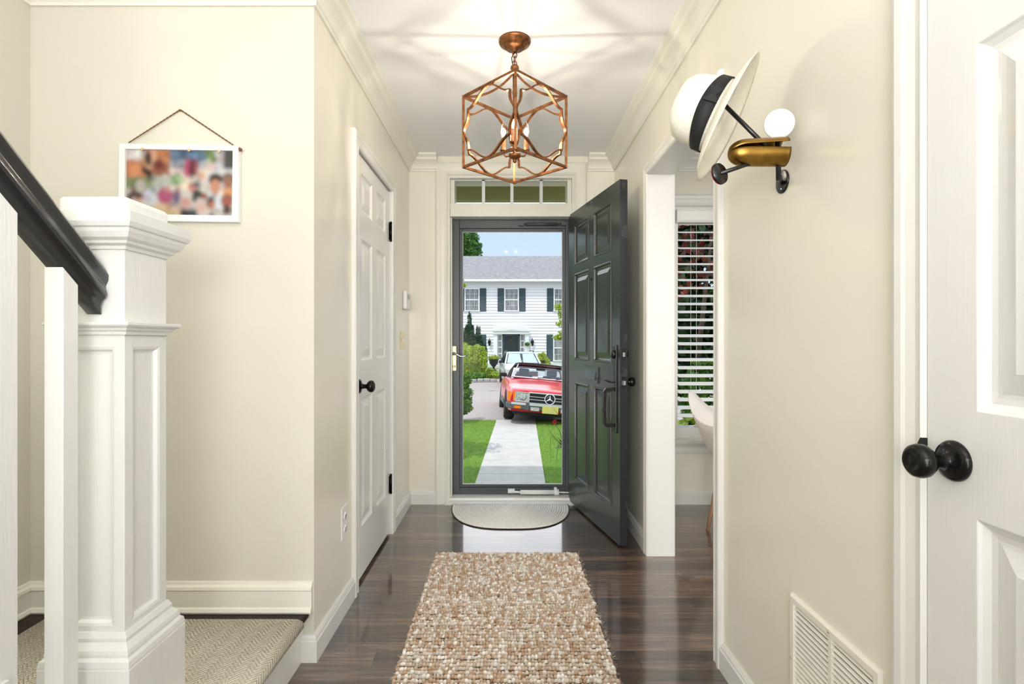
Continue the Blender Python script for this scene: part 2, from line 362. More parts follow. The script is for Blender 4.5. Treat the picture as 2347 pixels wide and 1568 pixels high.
def leaves(name, blobs, n, size, m, parent=None, seed=1, shell=.55, aspect=.55, world=True, droop=0):
    rng = np.random.default_rng(seed); vol = np.array([b[3]*b[4]*b[5] for b in blobs])**.8; pick = rng.choice(len(blobs), n, p=vol/vol.sum())
    B = np.array(blobs)[pick]; d = rng.normal(size=(n, 3)); d /= np.linalg.norm(d, axis=1)[:, None]
    rr = shell+(1-shell)*rng.random(n)**.6; rr *= 1+.10*np.sin(d[:, 0]*7+pick)+.08*np.sin(d[:, 2]*9+pick*2)
    c = B[:, :3]+d*B[:, 3:6]*rr[:, None]
    u = rng.normal(size=(n, 3)); u[:, 2] -= droop; u /= np.linalg.norm(u, axis=1)[:, None]; w = np.cross(u, d+rng.normal(size=(n, 3))*.7); w /= np.linalg.norm(w, axis=1)[:, None]
    sz = size*(.6+.8*rng.random(n))[:, None]
    v = np.stack([c-u*sz, c+w*sz*aspect, c+u*sz, c-w*sz*aspect], 1).reshape(-1, 3)
    me = bpy.data.meshes.new(name); me.from_pydata(v.tolist(), [], np.arange(4*n).reshape(-1, 4).tolist()); me.materials.append(m); me.update()
    o = bpy.data.objects.new(name, me); C.objects.link(o)
    if parent:
        o.parent = parent
        if world: o.location = -wloc(parent)
    return o

# ---------------------------------------------------------------- room shell
struct('floor', MB().box(-1.9, 4.2, -1.3, 3.70, -.12, 0).box(-3.7, 4.2, -7.6, -1.3, -.12, 0), M['floor'])
cl = MB()
cl.box(-.85, 4.2, -7.6, 3.9, CEIL, CEIL+.14); cl.box(-1.9, -.85, 1.0, 3.9, CEIL, CEIL+.14); cl.box(-3.7, -.85, -7.6, -1.2, CEIL, CEIL+.14)
struct('ceiling', cl, M['ceiling'])
sh = MB(); sh.box(-1.95, -.8, -1.3, -1.2, CEIL+.14, 4.5); sh.box(-1.95, -.8, 1.0, 1.1, CEIL+.14, 4.5); sh.box(-1.95, -1.85, -1.2, 1.0, CEIL+.14, 4.5); sh.box(-.9, -.8, -1.2, 1.0, CEIL+.14, 4.5); sh.box(-1.95, -.8, -1.3, 1.1, 4.5, 4.6)
struct('wall_upper_stairwell', sh, M['wall_stair'])
# closet opening: Y 2.40 - 3.115
CY0, CY1, DH = 2.40, 3.115, 2.038
w = MB(); w.box(-.82, XL, 1.882, CY0-.02, 0, CEIL); w.box(-.82, XL, CY1+.02, D, 0, CEIL); w.box(-.82, XL, CY0-.02, CY1+.02, DH+.02, CEIL)
struct('wall_left', w, M['wall'])
struct('wall_landing', MB().box(-1.86, -.8201, 1.882, 2.0, 0, CEIL).box(-.8201, -.6975, 1.8815, 1.90, 0, CEIL), M['wall_stair'])
struct('wall_stair_side', MB().box(-1.86, -1.716, -1.3, 1.882, 0, CEIL), M['wall_stair'])
# right wall with the opening to the dining room and the near white door
OY0, OY1 = 1.887, 2.794
LY0, LY1 = 0.17, 0.934
w = MB(); w.box(XR, .878, -.6, LY0-.015, 0, CEIL); w.box(XR, .878, LY0-.015, LY1+.003, DH+.02, CEIL); w.box(XR, .878, LY1+.003, OY0-.015, 0, CEIL)
w.box(XR, .878, OY0-.015, OY1+.015, DH+.015, CEIL); w.box(XR, .878, OY1+.015, D, 0, CEIL)
struct('wall_right', w, M['wall'])
# front wall: door unit opening X -.43..0.47 up to 2.32 ; dining window X 1.17..2.2 Z .45..2.11
FX0, FX1 = -.43, .475
w = MB(); F1 = 3.90
w.box(-.82, FX0, D, F1, 0, CEIL); w.box(FX1, 1.17, D, F1, 0, CEIL); w.box(FX0, FX1, D, F1, 2.345, CEIL)
w.box(1.17, 2.2, D, F1, 0, .455); w.box(1.17, 2.2, D, F1, 2.11, CEIL); w.box(2.2, 4.2, D, F1, 0, CEIL)
struct('wall_front', w, M['wall'])
struct('wall_dining_side', MB().box(4.1, 4.2, -7.6, D, 0, CEIL), M['wall_stair'])
struct('wall_rear', MB().box(-3.7, 4.2, -7.6, -7.5, 0, CEIL).box(-3.7, -3.6, -7.5, -1.3, 0, CEIL).box(-3.6, -1.86, -1.4, -1.3, 0, CEIL), M['wall'])
struct('wall_closet', MB().box(-1.86, -.8201, 3.3, 3.4, 0, CEIL).box(-1.86, -1.76, 2.0, 3.3, 0, CEIL), M['wall'])
# own house above
struct('wall_house_front_upper', MB().box(-7, 7, 3.86, 3.98, CEIL+.14, 5.0).box(-7, -1.87, 3.86, 3.98, GZ, 5).box(4.2, 7, 3.86, 3.98, GZ, 5).box(-7, 7, 3.87, 3.98, GZ, -.12), M['siding'])
struct('trim_house_roof', MB().prism([(-7.7, 5.0), (4.35, 5.0), (4.35, 5.12), (-1.7, 7.6), (-7.7, 5.12)], 'x', -7.2, 7.2), M['shingle'])

crown = [(0, -.108), (.010, -.108), (.012, -.098), (.018, -.092), (.021, -.080), (.028, -.066), (.040, -.052), (.055, -.042), (.060, -.036), (.062, -.028), (.068, -.022), (.076, -.016), (.080, -.012), (.082, 0), (0, 0)]
Z = lambda p, z: [(x, y, z) for x, y in p]
struct('trim_1', MB().mould(Z([(-.497, D), (XL, D), (XL, 1.882), (-1.716, 1.882), (-1.716, 1.0)], CEIL), crown), M['creamtrim'])
struct('trim_2', MB().mould(Z([(XR, -.6), (XR, D), (.565, D)], CEIL), crown), M['creamtrim'])
struct('trim_3', MB().mould(Z([(.878, D), (.878, -1.0)][::-1] if False else [(4.1, -1), (4.1, D), (.878, D), (.878, -1)], CEIL), crown), M['trim'])
base = [(0, 0), (.016, 0), (.016, .072), (.012, .078), (.012, .084), (.006, .094), (0, .094)]
struct('baseboard_left', MB().mould(Z([(-.497, D), (XL, D), (XL, 3.185)], 0), base), M['trim'])
struct('baseboard_corner', MB().mould(Z([(XL, 2.335), (XL, 1.882), (-.745, 1.882)], 0), base), M['trim'])
struct('baseboard_right', MB().mould(Z([(XR, 1.004), (XR, 1.834)], 0), base), M['trim'])
struct('baseboard_right_far', MB().mould(Z([(XR, 2.857), (XR, D), (.56, D)], 0), base), M['trim'])
struct('baseboard_dining', MB().mould(Z([(4.1, 0), (4.1, D), (.878, D), (.878, 2.87)], 0), base), M['trim'])
LZ = .178
base2 = [(0, 0), (.024, 0), (.026, .006), (.022, .016), (.016, .020), (.016, .078), (.020, .082), (.018, .092), (.010, .098), (.008, .106), (0, .108)]
struct('baseboard_landing', MB().mould(Z([(-.7, 1.8815), (-1.716, 1.8815), (-1.716, 1.10)], LZ), base2), M['creamtrim'])

# casings : profile (a outward from the opening, b out of the wall)
cas = [(0, 0), (0, .010), (.006, .016), (.012, .014), (.018, .013), (.034, .016), (.040, .019), (.052, .020), (.058, .018), (.062, .012), (.062, 0)]
def scaled(p, w): return [(a*w/.062, b) for a, b in p]
# travel so that "left of travel" (N x t) points away from the opening
def casing(name, pts, N, w, m=None): return struct(name, MB().mould(pts, scaled(cas, w), N), m or M['trim'])
# dining opening (hall side): wall plane X = XR, N = -X ; N x t
casing('trim_4', [(XR, OY0, 0), (XR, OY0, DH), (XR, OY1, DH), (XR, OY1, 0)][::-1], (-1, 0, 0), .060)
casing('trim_5', [(.878, OY0, 0), (.878, OY0, DH), (.878, OY1, DH), (.878, OY1, 0)], (1, 0, 0), .060)
struct('trim_6', MB().box(XR+.0004, .8776, OY0-.0149, OY0-.0002, 0, DH).box(XR+.0004, .8776, OY1+.0002, OY1+.0149, 0, DH).box(XR+.0004, .8776, OY0-.0149, OY1+.0149, DH+.0002, DH+.0149), M['trim'])
casing('trim_7', [(XR, LY0-.006, 0), (XR, LY0-.006, DH+.008), (XR, LY1-.004, DH+.008), (XR, LY1-.004, 0)][::-1], (-1, 0, 0), .078)
casing('trim_8', [(XL, CY0, 0), (XL, CY0, DH), (XL, CY1, DH), (XL, CY1, 0)], (1, 0, 0), .064)
struct('trim_9', MB().box(-.80, XL+.001, CY0-.0199, CY0, 0, DH).box(-.80, XL+.001, CY1, CY1+.0199, 0, DH).box(-.80, XL+.001, CY0-.0199, CY1+.0199, DH, DH+.0199), M['trim'])
# front door casing (N = -Y)
casing('trim_10', [(FX0+.008, D, 0), (FX0+.008, D, 2.322), (FX1-.008, D, 2.322), (FX1-.008, D, 0)], (0, -1, 0), .088, M['creamtrim'])
# frame of the front door: jambs, transom rail, sill
fr = MB(); fr.box(FX0, FX0+.02, D+.0, F1, 0, 2.345); fr.box(FX1-.02, FX1, D, F1, 0, 2.345); fr.box(FX0+.02, FX1-.02, D, F1, 2.303, 2.345); fr.box(FX0+.02, FX1-.02, D+.015, F1, 2.035, 2.128)
fr.box(FX0+.02, FX0+.03, D+.05, D+.09, 0, 2.035); fr.box(FX1-.03, FX1-.02, D+.05, D+.09, 0, 2.035)
fr.box(FX0+.02, FX0+.05, D+.04, F1-.02, 2.128, 2.303); fr.box(FX1-.05, FX1-.02, D+.04, F1-.02, 2.128, 2.303)
struct('trim_11', fr, M['creamtrim'], .002)
struct('trim_12', MB().prism([(D-.03, 0), (D-.03, .008), (D-.01, .016), (D+.02, .018), (D+.025, .034), (F1, .036), (F1, 0)], 'x', FX0-.012, FX1+.01), M['trim'])
# transom window
t = thing('window_1', 'narrow four-pane transom window above the front door', 'window', (0.02, D+.06, 2.128), kind='structure')
o = MB()
for x in (-.381+.2065, .029, .2385):
    o.box(x-.011, x+.011, D+.045, D+.075, 2.128, 2.303)
o.box(FX0+.05, FX1-.05, D+.045, D+.075, 2.128, 2.136); o.box(FX0+.05, FX1-.05, D+.045, D+.075, 2.297, 2.303)
mt = obj('muntin', o, M['extwhite'], t); obj('glass_pane', MB().box(FX0+.05, FX1-.05, D+.058, D+.062, 2.136, 2.297), M['glass'], t)

# ---------------------------------------------------------------- doors
def six_panel(Wd, T, Hd, stile, mull, rows, rings):
    xs = [0, stile, (Wd-mull)/2, (Wd+mull)/2, Wd-stile, Wd]; ys = [0]
    for a, b in rows: ys += [a, b]
    ys.append(Hd); cells = {(i, j) for i in (1, 3) for j in (1, 3, 5)}
    m = MB(); m.gface((0, 0, 0), (1, 0, 0), (0, 0, 1), (0, -1, 0), xs, ys, cells, rings)
    m.gface((0, T, 0), (1, 0, 0), (0, 0, 1), (0, 1, 0), xs, ys, cells, rings)
    m.add([(0, 0, 0), (Wd, 0, 0), (Wd, T, 0), (0, T, 0)], [(0, 1, 2, 3)]); m.add([(0, 0, Hd), (Wd, 0, Hd), (Wd, T, Hd), (0, T, Hd)], [(0, 1, 2, 3)])
    m.add([(0, 0, 0), (0, T, 0), (0, T, Hd), (0, 0, Hd)], [(0, 1, 2, 3)])
    m.cur = 1; m.add([(Wd, 0, 0), (Wd, T, 0), (Wd, T, Hd), (Wd, 0, Hd)], [(0, 1, 2, 3)]); m.cur = 0
    return m
ringsA = [(.004, -.004), (.012, -.009), (.020, -.010), (.026, -.0095), (.052, -.002), (.054, -.001)]
ringsB = [(.002, .004), (.010, .004), (.014, -.006), (.022, -.010), (.030, -.010), (.056, -.002), (.058, -.001)]
# front door, swung open
d1 = thing('door_1', 'dark green six-panel front door standing open against the right wall', 'door', (.436, 3.738, .012), -1.3535, kind='structure')
rowsF = [(.185, .855), (1.01, 1.60), (1.66, 1.94)]
lf = obj('door_leaf', six_panel(.858, .045, 2.035, .115, .085, rowsF, ringsB), [M['doordark'], M['dooredge']], d1, False, bevel=.0015)
def lobj(name, mb, m, parent, **k): return obj(name, mb, m, parent, False, **k)
# handle set on the free stile (local x .80, outer face y<0)
hs = MB(); hs.box(.775, .822, -.008, 0, .62, 1.115); hp = lobj('handle_plate', hs, M['black'], d1, bevel=.003)
hs = MB(); hs.lathe([(.024, 0), (.024, .010), (.019, .014), (.017, .018), (.0, .018)], (.798, -.008, 1.062), (0, -1, 0), 20); lobj('deadbolt_cylinder', hs, M['black'], d1)
hs = MB(); hs.tube([(.798, -.008, .865), (.798, -.055, .865), (.798, -.066, .852), (.798, -.070, .76), (.798, -.066, .675), (.798, -.055, .662), (.798, -.008, .662)], .0085, 4, flat=(.010, .0075)); lobj('pull_handle', hs, M['black'], d1, bevel=.002)
hs = MB(); hs.tube([(.798, -.008, .905), (.798, -.03, .905), (.798, -.062, .917)], .006, 4, flat=(.004, .012)); lobj('thumb_latch', hs, M['black'], d1, bevel=.001)
hs = MB(); hs.lathe([(.030, 0), (.030, .006), (.014, .012), (.012, .030), (.020, .038), (.027, .050), (.026, .064), (.014, .070), (0, .070)], (.798, .045, .905), (0, 1, 0), 24); lobj('door_knob', hs, M['bronze'], d1)
hs = MB(); hs.lathe([(.026, 0), (.026, .008), (.020, .010), (0, .010)], (.798, .045, 1.062), (0, 1, 0), 20); hs.box(.793, .803, .055, .075, 1.045, 1.079); lobj('thumb_turn', hs, M['bronze'], d1)
for z in (.905, 1.062):
    hs = MB(); hs.box(.858, .8592, .010, .035, z-.035, z+.035); hs.cur = 1; hs.box(.8592, .870 if z < 1 else .862, .016, .029, z-.012, z+.012); lobj('latch_plate', hs, [M['black'], M['steel']], d1)
ms = MB(); x0, x1, z0, z1 = .306, .552, .862+.015, .955+.02
ms.gface((x0, -.010, z0), (1, 0, 0), (0, 0, 1), (0, -1, 0), [0, x1-x0], [0, z1-z0], {(0, 0)}, [(.010, 0), (.014, -.005)])
ms.box(x0, x1, -.0099, 0, z0, z1); mo = lobj('mail_slot', ms, M['doordark'], d1, bevel=.001)
fl = MB().prism([(-.006, z0+.018), (-.020, z0+.022), (-.010, z1-.018), (-.006, z1-.018)], 'x', x0+.02, x1-.02); lobj('flap', fl, M['doordark'], mo)
lobj('peephole', MB().lathe([(.009, 0), (.009, .003), (.005, .004), (0, .004)], (.429, 0, 1.53), (0, -1, 0), 12), M['bronze'], d1)
for z in (.25, 1.02, 1.80):
    lobj('hinge', MB().lathe([(.006, -.05), (.006, .05)], (-.006, .05, z), (0, 0, 1), 8).box(-.001, .03, .045, .047, z-.05, z+.05), M['bronze'], d1)

# storm door
SY = D+.13
sd = thing('door_2', 'dark grey full-view storm door with one large glass pane', 'door', (.0113, SY, .012), kind='structure')
gx0, gx1, gz0, gz1 = -.330, .398, .1045, 1.949
sx0, sx1, sz0, sz1 = -.410, .450, .012, 2.032
stp = [(0, 0), (0, -.012), (.012, -.016), (.022, -.016), (.026, -.030), (.075, -.030), (.075, 0)]
o = MB()
def frame4(o, x0, x1, z0, z1, X0, X1, Z0, Z1, y0, y1):
    o.box(X0, x0, y0, y1, Z0, Z1); o.box(x1, X1, y0, y1, Z0, Z1); o.box(x0, x1, y0, y1, z1, Z1); o.box(x0, x1, y0, y1, Z0, z0)
frame4(o, gx0-.022, gx1+.022, gz0-.022, gz1+.022, sx0, sx1, sz0, sz1, SY-.02, SY+.02)
frame4(o, gx0, gx1, gz0, gz1, gx0-.022, gx1+.022, gz0-.022, gz1+.022, SY-.008, SY+.012)
obj('door_frame', o, M['storm'], sd, bevel=.003)
o = MB(); frame4(o, gx0+.003, gx1-.003, gz0+.004, gz1-.003, gx0-.0, gx1+.0, gz0, gz1, SY-.004, SY+.004); obj('glass_bead', o, M['extwhite'], sd)
obj('glass_pane', MB().box(gx0+.003, gx1-.003, SY, SY+.003, gz0+.004, gz1-.003), M['glass'], sd)
# lever handle on brass plate at pixel (1043,820)
pz = H-(820-784)*SY/1200; pxx = (1042-1164)*SY/1200
hp = obj('handle_plate', MB().box(pxx-.018, pxx+.018, SY-.032, SY-.02, pz-.098, pz+.088), M['brassplate'], sd, bevel=.007, seg=3)
obj('lever_handle', MB().lathe([(.013, 0), (.013, .006), (.008, .010), (.008, .032)], (pxx, SY-.032, pz+.03), (0, -1, 0), 14).tube([(pxx, SY-.06, pz+.03), (pxx+.025, SY-.062, pz+.024), (pxx+.05, SY-.06, pz+.010), (pxx+.075, SY-.058, pz+.012), (pxx+.098, SY-.056, pz+.018)], [.008, .007, .0065, .006, .005], 10), M['steel'], hp)
obj('lock_turn', MB().lathe([(.010, 0), (.010, .008), (0, .008)], (pxx, SY-.032, pz-.062), (0, -1, 0), 12).box(pxx-.003, pxx+.003, SY-.05, SY-.04, pz-.075, pz-.050), M['brassplate'], hp)
# closers
z = .036+.022; y = SY-.045
o = MB(); o.tube([(.09, y, z), (.34, y, z)], .0165, 14); o.tube([(.335, y, z), (.345, y, z), (.37, y, z)], [.022, .024, .022], 14); o.tube([(.03, y, z+.004), (.09, y, z)], .008, 10); o.tube([(.37, y, z), (.44, y-.01, z)], .005, 8)
o.box(.0, .05, y+.004, SY-.019, z-.008, z+.020); o.tube([(.345, y, z+.02), (.345, y, z+.034)], .012, 10)
obj('door_closer', o, M['plastic'], sd)
z = 1.998; o = MB(); o.tube([(.13, SY-.04, z), (.36, SY-.04, z)], .011, 12); o.tube([(.10, SY-.04, z), (.40, SY-.04, z)], .004, 8); o.box(.08, .115, SY-.05, SY-.019, z-.012, z+.012); o.box(.385, .42, SY-.05, SY-.019, z-.01, z+.014)
obj('door_closer', o, M['storm'], sd)

rowsI = [(.24, .86), (1.035, 1.62), (1.75, 1.935)]
# closet door, face flush near X = -.702 ; local x runs toward -Y?  hinge far side
d3 = thing('door_3', 'white six-panel closet door in the left hallway wall', 'door', (-.7025, CY0+.003, .02), PI/2, kind='structure')
# rotate +90: local x -> +Y, local y -> -X : outer face local y=0 faces +X
cw = CY1-CY0-.006
obj('door_leaf', six_panel(cw, .035, 2.012, .11, .095, rowsI, ringsA), [M['doorwhite']]*2, d3, False, bevel=.0012)
def knob(parent, x, z, m, big=1.0):
    prof = [(.034, 0), (.034, .004), (.031, .009), (.024, .012), (.013, .014), (.011, .020), (.0105, .036), (.014, .040), (.022, .044), (.0275, .052), (.0285, .060), (.026, .068), (.020, .073), (.015, .0735), (.012, .071), (.008, .071), (.005, .0735), (0, .074)]
    return lobj('door_knob', MB().lathe([(r*big, h*big) for r, h in prof], (x, 0, z), (0, -1, 0), 32), m, parent)
knob(d3, .062, .915, M['bronze'])
for z in (.28, 1.78):
    lobj('hinge', MB().lathe([(.007, -.052), (.007, .052)], (cw+.002, -.007, z), (0, 0, 1), 10).lathe([(.009, 0), (.005, .008)], (cw+.002, -.007, z+.052), (0, 0, 1), 8).lathe([(.005, -.008), (.009, 0)], (cw+.002, -.007, z-.052), (0, 0, 1), 8).box(cw-.022, cw+.002, -.0015, 0, z-.05, z+.05), M['bronze'], d3)
# near right door: face toward -X. rotate -90: local x -> -Y, local y -> +X
d4 = thing('door_4', 'white six-panel door with black knob at the right edge', 'door', (.744, LY1-.006, .012), -PI/2, kind='structure')
obj('door_leaf', six_panel(LY1-LY0-.010, .035, 2.02, .098, .09, [(r0, r1) for r0, r1 in [(.235, .850), (1.022, 1.605), (1.74, 1.93)]], [(a*1.15, d*1.2) for a, d in ringsA]), [M['doorwhite']]*2, d4, False, bevel=.0015)
knob(d4, .056, .934, M['bronze'])
lobj('latch_plate', MB().prism([(-.004, -.003), (-.010, 0), (-.010, .016), (-.004, .026), (0, .026), (0, -.003)], 'y', -.010, 0).xf(Matrix.Translation((.0, 0, .936))), M['black'], d4)

# ---------------------------------------------------------------- dining window + blind
WY = D
t = thing('window_2', 'white framed dining room window seen through the side opening', 'window', (1.685, D+.06, .455), kind='structure')
o = MB(); o.box(1.17, 1.2, D, F1-.03, .455, 2.11); o.box(2.17, 2.2, D, F1-.03, .455, 2.11); o.box(1.2, 2.17, D, F1-.03, 2.08, 2.11); o.box(1.2, 2.17, D+.03, F1-.03, .455, .53); o.box(1.2, 1.215, D+.06, D+.1, .53, 2.08); o.box(2.155, 2.17, D+.06, D+.1, .53, 2.08)
obj('window_frame', o, M['trim'], t, bevel=.002)
obj('window_sill', MB().box(1.09, 2.28, D-.035, D+.03, .43, .456).prism([(D, .36), (D-.014, .36), (D-.016, .375), (D-.012, .40), (D-.02, .43), (D, .43)], 'x', 1.1, 2.27), M['trim'], t, bevel=.002)
obj('glass_pane', MB().box(1.215, 2.155, D+.078, D+.082, .53, 2.08), M['glass'], t)
obj('window_latch', MB().box(1.30, 1.36, D+.03, D+.06, .53, .545).tube([(1.33, D+.035, .545), (1.33, D+.02, .552), (1.38, D+.015, .552)], .005, 8), M['plastic'], t)
struct('trim_13', MB().mould([(1.175, D, .456), (1.175, D, 2.10), (2.195, D, 2.10), (2.195, D, .456)], scaled(cas, .085), (0, -1, 0)), M['trim'])
bl = thing('window_blind', 'white horizontal slat blind hanging in the dining room window', 'blind', (1.69, D+.02, 2.07))
obj('valance', MB().prism([(D-.03, 1.985), (D-.036, 2.0), (D-.036, 2.06), (D-.042, 2.075), (D+.02, 2.075), (D+.02, 1.985)], 'x', 1.185, 2.185), M['slat'], bl, bevel=.001)
zt = H+(784-514)*(D+.02)/1200
for i in range(25):
    z = zt-i*.0566
    o = MB(); o.prism([(D-.006, z-.011), (D-.006, z-.008), (D+.046, z+.010), (D+.046, z+.007)], 'x', 1.206, 2.165)
    obj('slat', o, M['slat'], bl)
for x in (1.30, 1.34, 2.05): obj('cord', MB().tube([(x, D+.02, 1.99), (x, D+.02, zt-24*.0566)], .0013, 5), M['plastic'], bl)

# ---------------------------------------------------------------- landing, stair, carpet, newel, rail
o = MB(); o.box(-1.716, -.737, 1.085, 1.8815, 0, LZ-.022); struct('trim_14', o, M['trim'])
lb = MB(); lb.box(-1.716, -.712, 1.082, 1.881, LZ-.022, LZ); lb.v = lb.v
lo = obj('stair_landing', lb, M['darkwood'], bevel=.008, seg=3); lo['kind'] = 'structure'
st = MB()
for k in range(1, 9):
    y1 = 1.15-(k-1)*.205; zt_ = LZ+.178*k
    st.box(-1.716, -.90, y1-.23, y1, max(0, zt_-.20), zt_)
s_ = struct('stair_flight', st, M['trim'])
# carpet on the landing: waterfall over the nosing
cp = MB(); cz = LZ+.009
prof = [(-1.60, cz-.009), (-1.60, cz), (-.745, cz), (-.725, cz-.001), (-.712, cz-.006), (-.7035, cz-.016), (-.7035, cz-.028), (-.709, cz-.036), (-.722, cz-.040), (-.734, cz-.041), (-.734, cz-.033), (-.722, LZ-.0225), (-.7115, LZ-.0225), (-.7115, cz-.009)]
cp.prism([(x, z) for x, z in prof], 'y', 1.09, 1.808); cp.sm = [True]*len(cp.sm); cp.sm[0] = cp.sm[1] = False
cpo = obj('stair_carpet', cp, M['carpet']); tag(cpo, 'beige herringbone carpet wrapped over the low stair landing', 'carpet')

# newel post
NX0, NX1, NY0, NY1 = -1.003, -.861, 1.177, 1.318
ncx, ncy = (NX0+NX1)/2, (NY0+NY1)/2; hw = (NX1-NX0)/2
nw = thing('newel_post', 'large white panelled box newel post at the foot of the stair', 'newel post', (ncx, ncy, LZ))
Zp = lambda y: H-(y-784)*NY0/1200
o = MB(); z0, z1 = .42, 1.36
ringsN = [(.006, -.002), (.011, -.009), (.017, -.010)]
for O, U, N in (((NX0, NY0, z0), (1, 0, 0), (0, -1, 0)), ((NX1, NY0, z0), (0, 1, 0), (1, 0, 0)), ((NX1, NY1, z0), (-1, 0, 0), (0, 1, 0)), ((NX0, NY1, z0), (0, -1, 0), (-1, 0, 0))):
    o.gface(O, U, (0, 0, 1), N, [0, .024, .118, .142], [0, .505-z0, 1.133-z0, z1-z0], {(1, 1)}, ringsN)
obj('shaft', o, M['newelwhite'], nw)
def sqring(prof, inset=0):   # mould around the post, left of travel = outward (clockwise)
    return MB().mould([(NX0, NY0, 0), (NX0, NY1, 0), (NX1, NY1, 0), (NX1, NY0, 0)], prof, (0, 0, 1), closed=True)
obj('neck_moulding', sqring([(0, 1.160), (.006, 1.160), (.008, 1.168), (.012, 1.170), (.014, 1.176), (.020, 1.178), (.024, 1.182), (.024, 1.189), (0, 1.190)]), M['newelwhite'], nw, bevel=.001)
obj('base_moulding', sqring([(0, .494), (.004, .494), (.010, .482), (.010, .474), (.014, .468), (.020, .460), (.022, .452), (.022, .446), (.028, .440), (.030, .430), (.030, .420), (0, .420)]), M['newelwhite'], nw, bevel=.001)
q = .031
obj('plinth', MB().box(NX0-q, NX1+q, NY0-q, NY1+q, LZ, .425), M['newelwhite'], nw, bevel=.003)
cap = sqring([(0, 1.352), (.004, 1.352), (.006, 1.360), (.014, 1.364), (.016, 1.370), (.024, 1.376), (.030, 1.388), (.032, 1.396), (.036, 1.398), (.040, 1.408), (.040, 1.432), (0, 1.432)])
co = obj('cap_moulding', cap, M['newelwhite'], nw, bevel=.001)
e = .006
tp = MB(); n0 = -hw-e; tp.box(NX0-e, NX1+e, NY0-e, NY1+e, 1.428, 1.472); obj('cap', tp, M['newelwhite'], nw, bevel=.012, seg=4)

# handrail
rx = -.926; sl = .87
zc = lambda y: 1.211+sl*(1.166-y)
prof = [(-.016, 0), (.016, 0), (.018, .012), (.022, .020), (.030, .026), (.031, .036), (.025, .048), (.024, .056), (.028, .066), (.029, .076), (.022, .087), (.010, .093), (-.010, .093), (-.022, .087), (-.029, .076), (-.028, .066), (-.024, .056), (-.025, .048), (-.031, .036), (-.030, .026), (-.022, .020), (-.018, .012)]
o = MB(); vs = []; ys = [.20, 1.135, 1.172]
for i, y in enumerate(ys):
    for (x, z) in prof:
        dy = 0
        if i == 2: dy = -.006*math.sin(z/.093*PI*2)
        vs.append((rx+x, y+dy, zc(y+dy)+z*1.22))
k = len(prof); fs = [tuple(range(k)), tuple(range(2*k, 3*k))]
for i in range(2):
    for j in range(k): fs.append((i*k+j, i*k+(j+1) % k, (i+1)*k+(j+1) % k, (i+1)*k+j))
o.add(vs, fs, True); o.sm[0] = o.sm[1] = False
hr = obj('handrail', o, M['rail'], bevel=.0008); tag(hr, 'black moulded stair handrail sloping down to the white newel post', 'handrail')
labs = ['white square baluster beside the newel post, nearest to it', 'white square baluster cut off by the photo\'s left edge', 'white square baluster higher up the stair, past the left edge', 'white square baluster higher up the stair, past the left edge']
for i, yc in enumerate((1.086, .950, .84, .735)):
    a, b, hx = yc-.019, yc+.019, .0195
    ztop = [zc(a), zc(b)]; zb = LZ+.178*(math.floor((1.15-yc)/.205)+1)
    X0, X1 = rx-hx, rx+hx
    o = MB().add([(X0, a, zb), (X1, a, zb), (X1, b, zb), (X0, b, zb), (X0, a, ztop[0]), (X1, a, ztop[0]), (X1, b, ztop[1]), (X0, b, ztop[1])], [(3, 2, 1, 0), (4, 5, 6, 7), (0, 1, 5, 4), (1, 2, 6, 5), (2, 3, 7, 6), (3, 0, 4, 7)])
    bo = obj('baluster', o, M['newelwhite'], bevel=.0015); tag(bo, labs[i], 'baluster', 'balusters under the stair handrail')
# ---------------------------------------------------------------- picture board
PY = 1.8815; k = PY/1200
P3 = lambda x, y, yy: ((x-1164)*yy/1200, yy, H-(y-784)*yy/1200)
pf = thing('photo_board', 'white framed collage of blurred snapshots hung by twine on the landing wall', 'picture frame', ((411-1164)*k, PY, H+(784-419)*k))
fy = PY-.022
TL, TR, BR, BL = P3(273, 329, fy), P3(546, 334, fy), P3(546, 509, fy), P3(270, 505, fy)
iTL, iTR, iBR, iBL = P3(286, 341, fy), P3(533, 345, fy), P3(531, 494, fy), P3(285, 490, fy)
o = MB(); V = [Vector(p) for p in (TL, TR, BR, BL, iTL, iTR, iBR, iBL)]; bk = [v+Vector((0, .0215, 0)) for v in V]
o.add(V+bk, [(0, 1, 5, 4), (1, 2, 6, 5), (2, 3, 7, 6), (3, 0, 4, 7), (0, 8, 9, 1), (1, 9, 10, 2), (2, 10, 11, 3), (3, 11, 8, 0), (4, 5, 13, 12), (5, 6, 14, 13), (6, 7, 15, 14), (7, 4, 12, 15), (8, 12, 13, 9), (9, 13, 14, 10), (10, 14, 15, 11), (11, 15, 12, 8)])
obj('frame', o, M['frame'], pf, bevel=.001)
